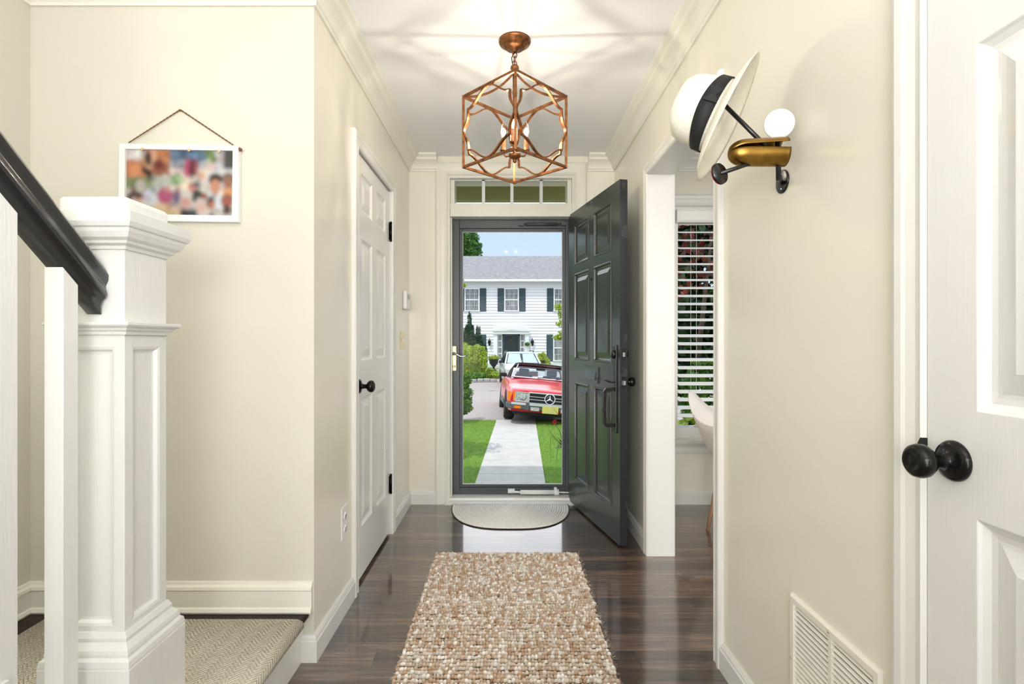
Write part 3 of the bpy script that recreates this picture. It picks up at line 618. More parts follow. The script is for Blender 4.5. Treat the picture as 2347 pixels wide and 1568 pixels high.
# print: blurred colour field on a fine grid
NXg, NYg = 150, 90
gx, gy = np.meshgrid(np.linspace(0, 1, NXg), np.linspace(0, 1, NYg))
img = np.zeros((NYg, NXg, 3)); img[:] = np.array(srgb(196, 188, 180)[:3])
def rect(x0, y0, x1, y1, c): img[(gx >= x0) & (gx <= x1) & (gy >= y0) & (gy <= y1)] = np.array(srgb(*c)[:3])
def ell(x, y, a, b, c): img[((gx-x)/a)**2+((gy-y)/b)**2 < 1] = np.array(srgb(*c)[:3])
for a in [(0, 0, .4, .42, (176, 110, 70)), (0, 0, .15, .15, (200, 190, 190)), (.02, .18, .15, .42, (206, 116, 58)), (.15, .2, .23, .42, (44, 28, 24)), (.16, 0, .28, .3, (206, 150, 110)), (.28, 0, .4, .18, (196, 116, 56)), (.24, .2, .4, .42, (150, 80, 46)),
          (.4, 0, .73, .13, (86, 120, 156)), (.4, .1, .73, .15, (70, 96, 124)), (.4, .15, .73, .25, (150, 160, 176)), (.4, .25, .73, .4, (196, 176, 168)), (.73, 0, .82, .15, (140, 176, 96)), (.88, 0, 1, .3, (70, 74, 70)), (.82, .0, .9, .3, (190, 190, 200)),
          (0, .42, .25, .6, (120, 136, 90)), (.24, .4, .4, .6, (166, 170, 160)), (.41, .37, .51, .53, (126, 166, 110)), (.51, .42, .6, .6, (214, 200, 180)), (.15, .6, .3, .82, (190, 196, 206)), (.2, .83, .5, 1, (206, 174, 134)), (.75, .28, 1, .5, (200, 202, 206)), (.76, .64, .92, .92, (206, 210, 220)), (.5, .9, .66, 1, (60, 66, 76))]: rect(*a)
rnd = np.random.default_rng(2)
for _ in range(260):
    x_, y_ = rnd.random(2); b0 = img[int(y_*(NYg-1)), int(x_*(NXg-1))]
    img[((gx-x_)/rnd.uniform(.01, .035))**2+((gy-y_)/rnd.uniform(.02, .06))**2 < 1] = b0*rnd.uniform(.45, 1.3)*(1+rnd.normal(0, .06, 3))
for a in [(.08, .3, .06, .1, (214, 130, 70)), (.3, .22, .05, .08, (110, 30, 34)), (.2, .12, .03, .12, (60, 40, 40)), (.57, .27, .03, .15, (176, 30, 96)), (.61, .27, .022, .15, (40, 20, 30)), (.64, .25, .025, .13, (140, 50, 66)), (.7, .38, .03, .05, (206, 150, 100)), (.88, .12, .02, .08, (176, 150, 150)), (.79, .24, .04, .06, (206, 170, 170)),
          (.08, .62, .04, .08, (110, 80, 80)), (.13, .56, .05, .1, (176, 170, 160)), (.05, .72, .05, .06, (40, 34, 40)), (.12, .72, .04, .06, (50, 36, 36)), (.07, .77, .02, .05, (210, 160, 150)), (.13, .79, .025, .06, (206, 150, 130)), (.36, .7, .075, .13, (170, 66, 110)), (.38, .6, .03, .05, (190, 120, 110)), (.47, .7, .035, .12, (96, 80, 120)), (.48, .6, .02, .05, (176, 110, 100)),
          (.6, .56, .03, .07, (190, 110, 90)), (.65, .53, .035, .05, (70, 56, 80)), (.64, .6, .03, .05, (200, 130, 120)), (.66, .7, .06, .1, (50, 56, 46)), (.56, .7, .055, .1, (196, 190, 184)), (.55, .8, .045, .09, (196, 140, 126)), (.7, .85, .05, .1, (206, 160, 150)), (.7, .77, .05, .05, (190, 180, 176)), (.73, .7, .03, .05, (150, 50, 46)),
          (.83, .44, .065, .1, (36, 32, 32)), (.83, .55, .05, .12, (196, 130, 96)), (.95, .42, .06, .1, (120, 100, 84)), (.95, .5, .04, .1, (150, 96, 70)), (.95, .64, .06, .07, (220, 146, 84)), (.79, .8, .04, .1, (70, 46, 36)), (.8, .84, .03, .07, (180, 110, 76)), (.94, .76, .06, .1, (90, 70, 66)), (.94, .8, .045, .11, (170, 80, 60)), (.94, .9, .04, .08, (80, 50, 46))]: ell(*a)
img = img*.72+img.mean(2, keepdims=True)*.22
for _ in range(3):
    p = np.pad(img, ((2, 2), (2, 2), (0, 0)), 'edge'); img = sum(p[i:i+NYg, j:j+NXg] for i in range(5) for j in range(5))/25
a4, b4, c4, d4_ = [Vector((p[0], PY-.012, p[2])) for p in (iTL, iTR, iBR, iBL)]
vv = [(a4*(1-u)+b4*u)*(1-v)+(d4_*(1-u)+c4*u)*v for v in np.linspace(0, 1, NYg) for u in np.linspace(0, 1, NXg)]
o = MB().add(vv, [(j*NXg+i, (j+1)*NXg+i, (j+1)*NXg+i+1, j*NXg+i+1) for j in range(NYg-1) for i in range(NXg-1)])
pr = obj('photo_print', o, M['photo'], pf, weld=False)
ca = pr.data.color_attributes.new('Col', 'FLOAT_COLOR', 'POINT'); ca.data.foreach_set('color', np.concatenate([img.reshape(-1, 3), np.ones((NXg*NYg, 1))], 1).ravel())
for (x, y) in ((326, 341), (433, 344), (502, 347)): obj('peg', MB().ball(P3(x, y, fy-.004), .0055, 10, 6), M['peg'], pf)
ap = Vector(P3(413, 253, PY-.005))
def twine(a, b):
    a, b = Vector(a), Vector(b); pts = [a+(b-a)*(i/30) for i in range(31)]; o = MB()
    for ph in (0, PI): o.tube([p+Vector((math.cos(i*1.6+ph), 0, math.sin(i*1.6+ph)))*.0012 for i, p in enumerate(pts)], .0016, 6)
    return o
o = twine(P3(295, 327, PY-.012), ap+Vector((-.004, 0, 0))); o2 = twine(ap+Vector((.004, 0, 0)), P3(534, 332, PY-.012)); o.add(o2.v, o2.f, True); o.ball(tuple(ap), .005, 8, 6, (1.3, 1, .7)); o.ball(P3(551, 343, PY-.016), .0065, 8, 6); o.box(P3(546, 343, PY-.012)[0], P3(551, 343, PY-.012)[0], PY-.018, PY-.014, P3(0, 343, PY)[2]-.002, P3(0, 343, PY)[2]+.002)
obj('hanging_twine', o, M['rope'], pf)

# ---------------------------------------------------------------- wall fittings
t = thing('thermostat', 'white rounded thermostat on the left wall by the front corner', 'thermostat', (XL, 3.53, 1.42))
obj('housing', MB().box(XL, XL+.028, 3.465, 3.59, 1.362, 1.485), M['plastic'], t, bevel=.010, seg=3)
obj('display', MB().box(XL+.028, XL+.029, 3.49, 3.565, 1.43, 1.465), mat('lcd', srgb(150, 160, 150), .3), t)
t = thing('light_switch', 'pale brass light switch plate below the thermostat', 'light switch', (XL, 3.47, 1.155))
obj('switch_plate', MB().box(XL, XL+.005, 3.40, 3.535, 1.098, 1.212), M['brassplate'], t, bevel=.002)
for y in (3.445, 3.49): obj('toggle', MB().box(XL+.005, XL+.013, y-.005, y+.005, 1.147, 1.170), M['plastic'], t, bevel=.001)
t = thing('wall_outlet', 'white duplex outlet low on the left wall before the closet', 'outlet', (XL, 2.22, .38))
obj('outlet_plate', MB().box(XL, XL+.005, 2.185, 2.265, .31, .448), M['plastic'], t, bevel=.002)
for z in (.352, .406):
    so = obj('socket', MB().lathe([(.017, 0), (.017, .003), (0, .003)], (XL+.005, 2.225, z), (1, 0, 0), 18, (1, .8)), M['plastic'], t)
    obj('socket_slot', MB().box(XL+.0081, XL+.0086, 2.217, 2.2195, z-.005, z+.006).box(XL+.0081, XL+.0086, 2.230, 2.2325, z-.005, z+.006).box(XL+.0081, XL+.0086, 2.222, 2.227, z-.012, z-.008), M['dark_void'], so)
# return air grille
gy0, gy1, gzb, gzt = 1.047, 1.386, .13, .482
g = thing('air_return_grille', 'cream louvred air return grille low on the right wall', 'vent', (XR, 1.216, gzb))
o = MB(); b = .022; gm = (gy0+gy1)/2; X = XR-.008
frp = [(0, 0), (0, .004), (.006, .010), (.020, .010), (b, .006), (b, 0)]
o.mould([(XR, gy0, gzb), (XR, gy0, gzt), (XR, gy1, gzt), (XR, gy1, gzb)], frp, (-1, 0, 0), closed=True)
o.box(XR-.008, XR, gm-.008, gm+.004, gzb+.01, gzt-.01)
obj('grille_frame', o, M['creamtrim'], g)
ns = 23
for c, (ya, yb) in enumerate(((gy0+b, gm-.008), (gm+.004, gy1-b))):
    for i in range(ns):
        z = gzb+b+(gzt-gzb-2*b)*(i+.5)/ns
        obj('louvre', MB().prism([(XR-.0078, z-.0030), (XR-.0070, z-.0036), (XR-.0004, z+.0018), (XR-.0012, z+.0025)], 'y', ya, yb), M['creamtrim'], g)
obj('duct_shade_panel', MB().box(XR-.0004, XR-.0001, gy0+.01, gy1-.01, gzb+.01, gzt-.01), M['dark_void'], g)  # thin dark sheet painted as the shade behind the louvres
for (y, z) in ((gm-.002, gzt-.011), (gy1-.011, (gzt+gzb)/2+.01)): obj('screw', MB().lathe([(.004, 0), (.003, .002), (0, .002)], (XR-.010, y, z), (-1, 0, 0), 10), M['brassplate'], g)

# ---------------------------------------------------------------- wall hook sculpture and hat
hk = thing('wall_hook', 'black rod and brass coat hook with round discs on the right wall', 'coat hook', (XR, 1.434, 1.583))
o = MB(); o.lathe([(.0315, 0), (.0315, .004), (.029, .005), (0, .005)], (XR, 1.434, 1.583), (-1, 0, 0), 32); bp_ = obj('mounting_plate', o, M['black'], hk)
for dz in (-.02, .02): obj('screw', MB().lathe([(.004, 0), (.003, .002), (0, .002)], (XR-.005, 1.434, 1.583+dz), (-1, 0, 0), 10), M['steel'], bp_)
vx, vy = .706, 1.365
o = MB().tube([(XR-.004, 1.434, 1.578), (vx, vy, 1.578)], .006, 10).tube([(vx, vy, 1.565), (vx, vy+.006, 1.70)], .0065, 12); obj('upright_rod', o, M['black'], hk)
dc = Vector(P3(1786, 284, 1.355)); nrm = Vector((-.25, -1, -.18)).normalized()
obj('white_disc', MB().lathe([(.0, -.003), (.036, -.003), (.037, -.001), (.037, .001), (.036, .003), (0, .003)], dc+Vector((0, .0, 0)), nrm, 40), M['whitedisc'], hk)['label'] = 'white round disc'
# brass shell : bullet-shaped bent sheet, slot along the hall side
o = MB(); L = .150; ns, na = 26, 30; vs = []; x_r = .722
for i in range(ns+1):
    u = i/ns; x = x_r-L*u; rr = math.sqrt(max(0, 1-max(0, (u-.70)/.30)**2.2)) if u > .70 else 1-.10*(1-u/.7)*0
    rr = max(rr, .02); gap = (.10+.16*(1-u)) if u < .86 else .12*max(0, (1-(u-.86)/.14))
    zc_ = 1.639-.004*u
    for j in range(na+1):
        a = -PI/2+.32+gap+(2*PI-2*gap)*j/na   # slot centred toward the camera (-Y)
        vs.append((x, 1.362+.030*rr*math.sin(a)*1.0, zc_+.038*rr*math.cos(a)*(1-.12*u)))
fs = [(i*(na+1)+j, i*(na+1)+j+1, (i+1)*(na+1)+j+1, (i+1)*(na+1)+j) for i in range(ns) for j in range(na)]
o.add(vs, fs, True); bs = obj('brass_shell', o, M['brass'], hk); md = bs.modifiers.new('thick', 'SOLIDIFY'); md.thickness = .0025; bs['label'] = 'folded brass shell'
rA = Vector(P3(1742, 322, 1.36)); rB = Vector(P3(1648, 228, 1.42))
obj('hook_rod', MB().tube([rA+(rA-rB)*.12, rB], .0058, 12), M['black'], hk)
rC = Vector(P3(1722, 374, 1.36)); rD = Vector(P3(1650, 398, 1.33)); dn = (rD-rC).normalized()
obj('hook_rod', MB().tube([rC-(rD-rC)*.35, rD], .0052, 12), M['black'], hk)
dd = Vector((-.45, .85, -.12)).normalized()
o = MB().lathe([(0, -.002), (.027, -.002), (.027, .002), (0, .002)], rD, dd, 32); ds = obj('black_disc', o, M['black'], hk)
obj('disc_rim', MB().lathe([(.0275, .002), (.0275, .0045), (.0, .0045)], rD, dd, 32, caps=False), M['redrim'], ds)['label'] = 'red disc rim'

hc = Vector(P3(1648, 267, 1.42)); ax = Vector((-.84, .34, .46)).normalized()
ht = thing('straw_hat', 'white straw panama hat with black band hanging on the wall hook', 'hat', hc)
up = Vector((.4, 0, .9)); up = (up-ax*up.dot(ax)).normalized(); sd_ = ax.cross(up)
def hatpt(r_u, r_v, h, a): return hc+up*(r_u*math.cos(a))+sd_*(r_v*math.sin(a))+ax*h
o = MB(); n = 64; ringsH = []
def ring(f): ringsH.append([f(2*PI*j/n) for j in range(n)])
for (rb, dr) in ((.172, 1.0), (.160, .82), (.150, .58), (.125, .32), (.104, .10), (.096, .02)):
    # brim droops away from the crown at the two sides
    ring(lambda a, rb=rb, dr=dr: hatpt(rb*1.0, rb*.90, -.034*dr*(.55+.45*math.sin(a)**2)-.004*dr*math.cos(2*a), a))
for (rc, hh) in ((.093, .006), (.0915, .03), (.090, .05), (.086, .08), (.079, .10), (.066, .116), (.048, .121), (.026, .116), (.0, .110)):
    def f(a, rc=rc, hh=hh):
        pinch = -.020*math.exp(-((math.sin(a)*rc)/.022)**2)*(max(0, (hh-.085))/.036) if hh > .085 else 0
        return hatpt(rc*1.06, rc*.88, hh+pinch*.9, a)
    ring(f)
for rg in ringsH: o.v += [tuple(p) for p in rg]
for i in range(len(ringsH)-1):
    for j in range(n): o.f.append((i*n+j, i*n+(j+1) % n, (i+1)*n+(j+1) % n, (i+1)*n+j)); o.mi.append(0); o.sm.append(True)
cr_ = obj('hat_body', o, M['straw'], ht); md = cr_.modifiers.new('thick', 'SOLIDIFY'); md.thickness = .0022; md.offset = -1
o = MB(); vs = []
for j in range(n):
    a = 2*PI*j/n
    for (rc, hh) in ((.0945, .006), (.0935, .040)): vs.append(hatpt(rc*1.06+.001, rc*.88+.001, hh-(.008*math.cos(a*2+.5) if hh > .02 else 0), a))
o.add(vs, [(2*j, 2*j+1, (2*j+3) % (2*n), (2*j+2) % (2*n)) for j in range(n)], True)
hb = obj('hat_band', o, M['band'], ht); md = hb.modifiers.new('thick', 'SOLIDIFY'); md.thickness = .0015; md.offset = 1
o = MB()
for s1, (a0, a1) in enumerate(((4.55, 4.72), (4.72, 4.95))):
    p = [hatpt(.0985*1.06, .0985*.88+.002, h, a) for a in (a0, a1) for h in ((.004, .042) if (a == a0) == (s1 == 0) else (.016, .030))]
    o.add([p[0], p[1], p[3], p[2]], [(0, 1, 2, 3)])
bw = obj('bow', o, M['band'], ht); md = bw.modifiers.new('thick', 'SOLIDIFY'); md.thickness = .002

# ---------------------------------------------------------------- pendant lantern
LX, LY = .030, 2.28
pl = thing('pendant_lantern', 'copper cage pendant lantern with three candle bulbs', 'pendant light', (LX, LY, CEIL))
cz = CEIL
obj('ceiling_canopy', MB().lathe([(.070, 0), (.070, -.008), (.066, -.014), (.052, -.020), (.046, -.028), (.040, -.034), (.016, -.038), (.012, -.046), (.008, -.052), (0, -.052)], (LX, LY, cz), (0, 0, 1), 40), M['copper'], pl)
def link(c, ry, tilt):
    o = MB(); pts = []
    for j in range(18):
        a = 2*PI*j/18; u, v = .0095*math.cos(a), .015*math.sin(a)
        pts.append(Vector((u*math.cos(tilt), u*math.sin(tilt), v))+Vector(c))
    return o.tube(pts, .0022, 6, closed=True)
zz = CEIL-.060
for i in range(3): obj('chain_link', link((LX, LY, zz-.021*i), 0, .3+i*PI/2), M['copper'], pl)
obj('power_cord', MB().tube([(LX, LY, CEIL-.05), (LX-.014, LY, CEIL-.075), (LX-.010, LY, CEIL-.10), (LX, LY, CEIL-.135)], .002, 6), M['bronze'], pl)
ZT, ZB = 2.212, 1.906; dg = .2235; hubz = 2.334
obj('hub', MB().lathe([(.008, .022), (.017, .014), (.019, .004), (.012, -.004), (.019, -.010), (.018, -.018), (0, -.018)], (LX, LY, hubz-.004), (0, 0, 1), 24), M['copper'], pl)
cor = [(LX+dg*math.cos(a), LY+dg*math.sin(a)) for a in (-PI/2, 0, PI/2, PI)]
bw_, bt = .0055, .0038
o = MB()
for i in range(4):
    a, b = cor[i], cor[(i+1) % 4]
    for z in (ZT, ZB): o.tube([(a[0], a[1], z), (b[0], b[1], z)], 1, flat=(.0055, .0045), up=(0, 0, 1))
    ra = Vector((a[0]-LX, a[1]-LY, 0)).normalized()
    o.tube([(a[0], a[1], ZB-.0055), (a[0], a[1], ZT+.0055)], 1, flat=(.0055, .0055), up=ra)
cg = obj('cage_frame', o, M['copper'], pl, bevel=.0008)
for i in range(4):   # curved shoulders from hub to corners
    a = cor[i]; pts = []
    for q in range(15):
        u = q/14; r = dg*u; z = ZT+(hubz-.012-ZT)*(1-u)**2.6
        pts.append((LX+(a[0]-LX)*u, LY+(a[1]-LY)*u, z))
    obj('shoulder_arm', MB().tube(pts, 1, flat=(.0035, .0045), up=(0, 0, 1)), M['copper'], pl)
def ogee(v0=.20, uc=.10):
    pts = []
    for q in range(17): u = uc+(1-2*uc)*q/16; s_ = abs(u-.5)/(.5-uc); pts.append((u, 1-v0*(.5-.5*math.cos(PI*s_))-.012))
    for q in range(1, 17): v = 1-v0-.012-(1-2*v0-.024)*q/16; s_ = abs(v-.5)/(.5-v0-.012); pts.append((1-uc+(uc-.012)*(.5+.5*math.cos(PI*s_))**2.3, v))
    for q in range(1, 17): u = 1-uc-(1-2*uc)*q/16; s_ = abs(u-.5)/(.5-uc); pts.append((u, v0*(.5-.5*math.cos(PI*s_))+.012))
    for q in range(1, 16): v = v0+.012+(1-2*v0-.024)*q/16; s_ = abs(v-.5)/(.5-v0-.012); pts.append((uc-(uc-.012)*(.5+.5*math.cos(PI*s_))**2.3, v))
    return pts
og = ogee()
for i in range(4):
    a, b = Vector((*cor[i], 0)), Vector((*cor[(i+1) % 4], 0)); nn = (b-a).cross(Vector((0, 0, 1))).normalized()
    pts = [a+(b-a)*u+Vector((0, 0, ZB+(ZT-ZB)*v)) for u, v in og]
    obj('ogee_loop', MB().tube(pts, 1, closed=True, flat=(.0055, .0032), up=nn), M['copper'], pl)
obj('centre_stem', MB().lathe([(.009, hubz), (.009, 2.24), (.011, 2.23), (.009, 2.22), (.0085, 2.12), (.012, 2.02), (.0085, 1.99)], (LX, LY, 0), (0, 0, 1), 16), M['copper'], pl)
obj('bottom_finial', MB().lathe([(.009, 1.995), (.022, 1.985), (.022, 1.976), (.010, 1.970), (.026, 1.962), (.028, 1.952), (.018, 1.944), (.008, 1.938), (.009, 1.930), (.004, 1.924), (0, 1.922)], (LX, LY, 0), (0, 0, 1), 24), M['copper'], pl)
cand = None
for i, ang in enumerate((-PI/2-.15, PI/6-.05, PI*5/6)):
    cx, cy = LX+.058*math.cos(ang), LY+.058*math.sin(ang)
    if i == 0: cy -= .01
    ar = obj('candle_arm', MB().tube([(LX, LY, 1.972), (LX+(cx-LX)*.35, LY+(cy-LY)*.35, 1.958), (LX+(cx-LX)*.8, LY+(cy-LY)*.8, 1.960), (cx, cy, 1.978), (cx, cy, 1.985)], .0038, 8), M['copper'], pl)
    obj('candle_sleeve', MB().lathe([(.004, 1.982), (.014, 1.985), (.015, 1.990), (.0105, 1.992), (.0105, 2.043), (0, 2.043)], (cx, cy, 0), (0, 0, 1), 16), M['copper'], ar)
    obj('bulb_glass', MB().lathe([(.008, 2.043), (.009, 2.050), (.015, 2.062), (.0165, 2.072), (.014, 2.085), (.009, 2.098), (.004, 2.108), (.0005, 2.114)], (cx, cy, 0), (0, 0, 1), 16), M['bulbglass'], ar)
    obj('filament', MB().ball((cx, cy, 2.070), .0095, 10, 8, (1, 1, 1.7)), M['filament'], ar)

# ---------------------------------------------------------------- rugs
rng = np.random.default_rng(5)
def jute_rug(x0, x1, y0, y1, dx, dy):
    nx, ny = int((x1-x0)/dx), int((y1-y0)/dy)
    n1, m1 = 8, 5
    th = np.arange(n1)*2*PI/n1; ph = np.linspace(.25, PI*.62, m1)
    U = np.array([(math.sin(p)*math.cos(t), math.sin(p)*math.sin(t), math.cos(p)) for p in ph for t in th]+[(0, 0, 1.02)])
    F = [(i*n1+j, (i+1)*n1+j, (i+1)*n1+(j+1) % n1, i*n1+(j+1) % n1) for i in range(m1-1) for j in range(n1)]+[(len(U)-1, j, (j+1) % n1) for j in range(n1)]
    V, Fc, Cl = [], [], []
    colsA = np.array([srgb(214, 203, 190)[:3], srgb(196, 176, 156)[:3], srgb(188, 158, 132)[:3], srgb(232, 226, 218)[:3], srgb(164, 128, 98)[:3]])
    xcol = rng.random(nx); k = 0
    for j in range(ny):
        wob = rng.normal(0, .0015, nx); wob = np.convolve(wob, np.ones(5)/3, 'same'); x_s = rng.normal(0, .0035)
        for i in range(nx):
            c = np.array([x0+x_s+(i+.5)*dx+rng.normal(0, .0009), y0+(j+.5)*dy+wob[i]*1.0, .0035])
            s_ = np.array([dx*.86, dy*.37, .0120])*(1+rng.normal(0, .17, 3)); R = U*s_; a = rng.normal(.32, .30); R = R @ np.array([[math.cos(a), math.sin(a), 0], [-math.sin(a), math.cos(a), 0], [0, 0, 1]])
            V.append(R+c); Fc += [tuple(q+k for q in f) for f in F]; k += len(U)
            w = rng.random()*.66+xcol[i]*.22+.10*(1+math.sin(j*.7+i*.05))*rng.random()
            b = colsA[0] if w < .32 else colsA[3] if w < .46 else colsA[1] if w < .72 else colsA[2] if w < .92 else colsA[4]
            Cl.append(np.tile(np.append(b*(1+rng.normal(0, .06)), 1), (len(U), 1)))
    me = bpy.data.meshes.new('jute_rug'); me.from_pydata(np.concatenate(V).tolist(), [], Fc); me.polygons.foreach_set('use_smooth', [True]*len(Fc))
    ca = me.color_attributes.new('Col', 'FLOAT_COLOR', 'POINT'); ca.data.foreach_set('color', np.concatenate(Cl).clip(0, 1).ravel())
    me.materials.append(M['jute']); me.update()
    o = bpy.data.objects.new('jute_rug', me); C.objects.link(o); return o
rug = thing('runner_rug', 'chunky woven jute runner rug on the dark hallway floor', 'rug', (0, 1.9, 0))
jr = jute_rug(-.385, .380, .95, 2.828, .0120, .0220); jr.name = 'yarn_pile'; jr.parent = rug; jr.location = -wloc(rug)
obj('rug_backing', MB().box(-.378, .374, .955, 2.822, .001, .006), mat('rug_backing_weave', srgb(96, 74, 54), .95), rug)
o = MB()
for _ in range(420):
    e = random.choice((-1, 1)); y = random.uniform(1.2, 2.82); x = -.385 if e < 0 else .380; L_ = random.uniform(.006, .022)
    d = Vector((e*random.uniform(.3, 1), random.uniform(-1, 1), random.uniform(0, .9))).normalized()*L_; p = Vector((x-e*.006, y, .008)); o.tube([p, p+d*.5+Vector((0, 0, .002)), p+d], .00035, 3)
obj('loose_fibres', o, mat('fibre', srgb(220, 204, 180), .9), rug)['kind'] = 'stuff'
# half-round door mat
dm = thing('door_mat', 'half-round pale braided mat inside the front door', 'door mat', (.017, 3.45, 0))
cx, yb, A, B = .018, 3.665, .402, .47
def halfring(a, b, y0=yb):
    pts = []
    for q in range(41):
        t = PI*q/40; c, s_ = math.cos(t), math.sin(t); pts.append((cx+a*math.copysign(abs(c)**.72, c), y0-b*abs(s_)**.9, .006))
    return pts
o = MB(); nr = 26
for i in range(nr):
    f = (i+.5)/nr; pts = halfring(A*f, B*f)
    o.tube(pts, .0066, 6)
    o.v = o.v
obj('braided_mat', o, M['matbraid'], dm)
obj('mat_edge', MB().tube([(p[0], p[1], .003) for p in halfring(A+.002, B+.003)], .003, 6), M['matedge'], dm)
obj('mat_base', MB().add([(p[0], p[1], z) for z in (.001, .005) for p in halfring(A, B)], [tuple(range(41)), tuple(range(41, 82))]), M['matbraid'], dm)

# ---------------------------------------------------------------- dining chair
ch = thing('shell_armchair', 'white moulded shell armchair with wooden legs by the dining window', 'chair', (1.455, 3.22, 0), -.64)
o = MB(); na, nr_ = 48, 12; vs = []
def rim(a):   # a=pi is the back (-x); returns radius x,y and height
    bk = max(0, -math.cos(a)); frt = max(0, math.cos(a))
    z = .650+.175*bk**5-.16*frt**2; return .30+.02*bk, .31-.03*bk**2, z
for i in range(nr_+1):
    u = i/nr_
    for j in range(na):
        a = 2*PI*j/na; rx_, ry_, zr = rim(a); r = u**.66; zz_ = .415+(zr-.415)*u**3.2; fl_ = 1 if u < .85 else 1+.25*(u-.85)
        vs.append((rx_*r*math.cos(a)*fl_*(.86+.14*u), ry_*r*math.sin(a)*fl_*(.86+.14*u), zz_))
o.add(vs, [(i*na+j, i*na+(j+1) % na, (i+1)*na+(j+1) % na, (i+1)*na+j) for i in range(nr_) for j in range(na)], True)
s2 = obj('shell', o, M['chairshell'], ch, False); md = s2.modifiers.new('thick', 'SOLIDIFY'); md.thickness = .006
for sx in (-1, 1):
    for sy in (-1, 1):
        obj('leg', MB().tube([(sx*.11, sy*.11, .40), (sx*.17, sy*.18, .0)], [.017, .0095], 12), M['beech'], ch, False)
obj('wire_base', MB().tube([(-.12, -.12, .405), (.12, .12, .405)], .005, 6).tube([(-.12, .12, .405), (.12, -.12, .405)], .005, 6).tube([(-.13, -.13, .33), (.13, .13, .33)], .004, 6).tube([(-.13, .13, .33), (.13, -.13, .33)], .004, 6).tube([(0, 0, .33), (0, 0, .42)], .006, 6), M['black'], ch, False)
# ================================================================ outdoors
PX = lambda x, y, Y: ((x-1164)*Y/1200, Y, H-(y-784)*Y/1200)
def drive_z(x, y): return GZ-.092*max(0.0, x+.1)*(1 if y < 18 else max(0, 1-(y-18)/3))-.0
# ground
o = MB(); xs = np.linspace(-14, 14, 57); ys_ = np.linspace(11.2, 34, 46); vs = [(x, y, (GZ if x < 3.2 else GZ) + (drive_z(min(x, 3.0), y)-GZ)) for y in ys_ for x in xs]
o.add(vs, [(j*57+i, j*57+i+1, (j+1)*57+i+1, (j+1)*57+i) for j in range(45) for i in range(56)], True)
struct('driveway', o, M['asphalt'])
struct('lawn', MB().box(-14, -.68, 3.98, 11.85, GZ-.3, GZ+.004).box(-.68, .62, 3.98, 11.75, GZ-.3, GZ+.003).box(.62, 14, 3.98, 11.85, GZ-.3, GZ+.004).box(-40, 40, 34, 90, GZ-.4, GZ), M['lawn'])
# walk: slabs heading slightly right
wk = MB(); hd = math.radians(1.45)
for i in range(8):
    a, b = 5.3+.82*i, 5.3+.82*(i+1)-.012
    if i == 7: b = 11.75
    cxa = lambda y: -.005+(y-5.3)*math.tan(hd)*1.15
    wk.add([(cxa(a)-.435, a, GZ), (cxa(a)+.435, a, GZ), (cxa(b)+.435, b, GZ), (cxa(b)-.435, b, GZ), (cxa(a)-.435, a, GZ+.02), (cxa(a)+.435, a, GZ+.02), (cxa(b)+.435, b, GZ+.02), (cxa(b)-.435, b, GZ+.02)], [(3, 2, 1, 0), (4, 5, 6, 7), (0, 1, 5, 4), (1, 2, 6, 5), (2, 3, 7, 6), (3, 0, 4, 7)])
struct('path', wk, M['concrete'], .003)
struct('porch_step', MB().box(-.9, .95, 3.98, 4.7, GZ, -.15).box(-.8, .85, 4.7, 5.25, GZ, -.38), M['concrete'], .01)
struct('porch_roof', MB().box(-1.3, 1.35, 3.98, 5.0, 2.72, 2.82).box(-1.3, 1.35, 4.9, 5.0, 2.475, 2.72), M['olive'])
for sx in (-1.24, 1.29): struct('porch_column', MB().box(sx-.06, sx+.06, 4.9, 5.0, GZ, 2.475), M['extwhite'])
# grass blades
rng = np.random.default_rng(11); n = 70000
yy = rng.uniform(5.6, 11.8, n); xx = rng.uniform(-1.55, 1.6, n); pc = -.005+(yy-5.3)*math.tan(hd)*1.15; keep = (np.abs(xx-pc) > .445) & ((xx < .3) | (yy < 11.5)); yy, xx = yy[keep], xx[keep]; n = len(xx)
hgt = rng.uniform(.015, .042, n); an = rng.uniform(0, 2*PI, n); bx, by = np.cos(an)*.003, np.sin(an)*.003; lx, ly = rng.normal(0, .016, n), rng.normal(0, .016, n)
v = np.stack([np.stack([xx-bx, yy-by, np.full(n, GZ+.004)], 1), np.stack([xx+bx, yy+by, np.full(n, GZ+.004)], 1), np.stack([xx+lx, yy+ly, GZ+hgt], 1)], 1).reshape(-1, 3)
me = bpy.data.meshes.new('grass_blades'); me.from_pydata(v.tolist(), [], np.arange(3*n).reshape(-1, 3).tolist()); me.materials.append(M['grass']); me.update()
go = bpy.data.objects.new('grass_blades', me); C.objects.link(go); tag(go, 'short green lawn grass on both sides of the concrete walk', 'grass', kind='stuff')
# kerb stones
KL = ['rough grey kerb stone farthest left, next to the near leafy shrub', 'rough grey kerb stone second from the left along the planting bed', 'rough grey kerb stone in the middle of the short kerb', 'rough grey kerb stone second from the white estate car', 'rough grey kerb stone at the end of the row nearest the white estate car']
for i in range(4, 9):
    x = -2.95+i*.29; y = 22.9-.2*math.sin(i*.6)+(.0 if i < 7 else -.0)
    o = MB().box(-.14, .14, -.10, .10, 0, .15); o.v = [(a*(1+random.uniform(-.08, .08)), b*(1+random.uniform(-.1, .1)), c*(1+random.uniform(-.15, .1))) for a, b, c in o.v]
    k = obj('kerb_stone', o, M['stone'], bevel=.02); k.location = (x, y, GZ); tag(k, KL[i-4], 'kerb stone', 'kerb stones along the planting bed')

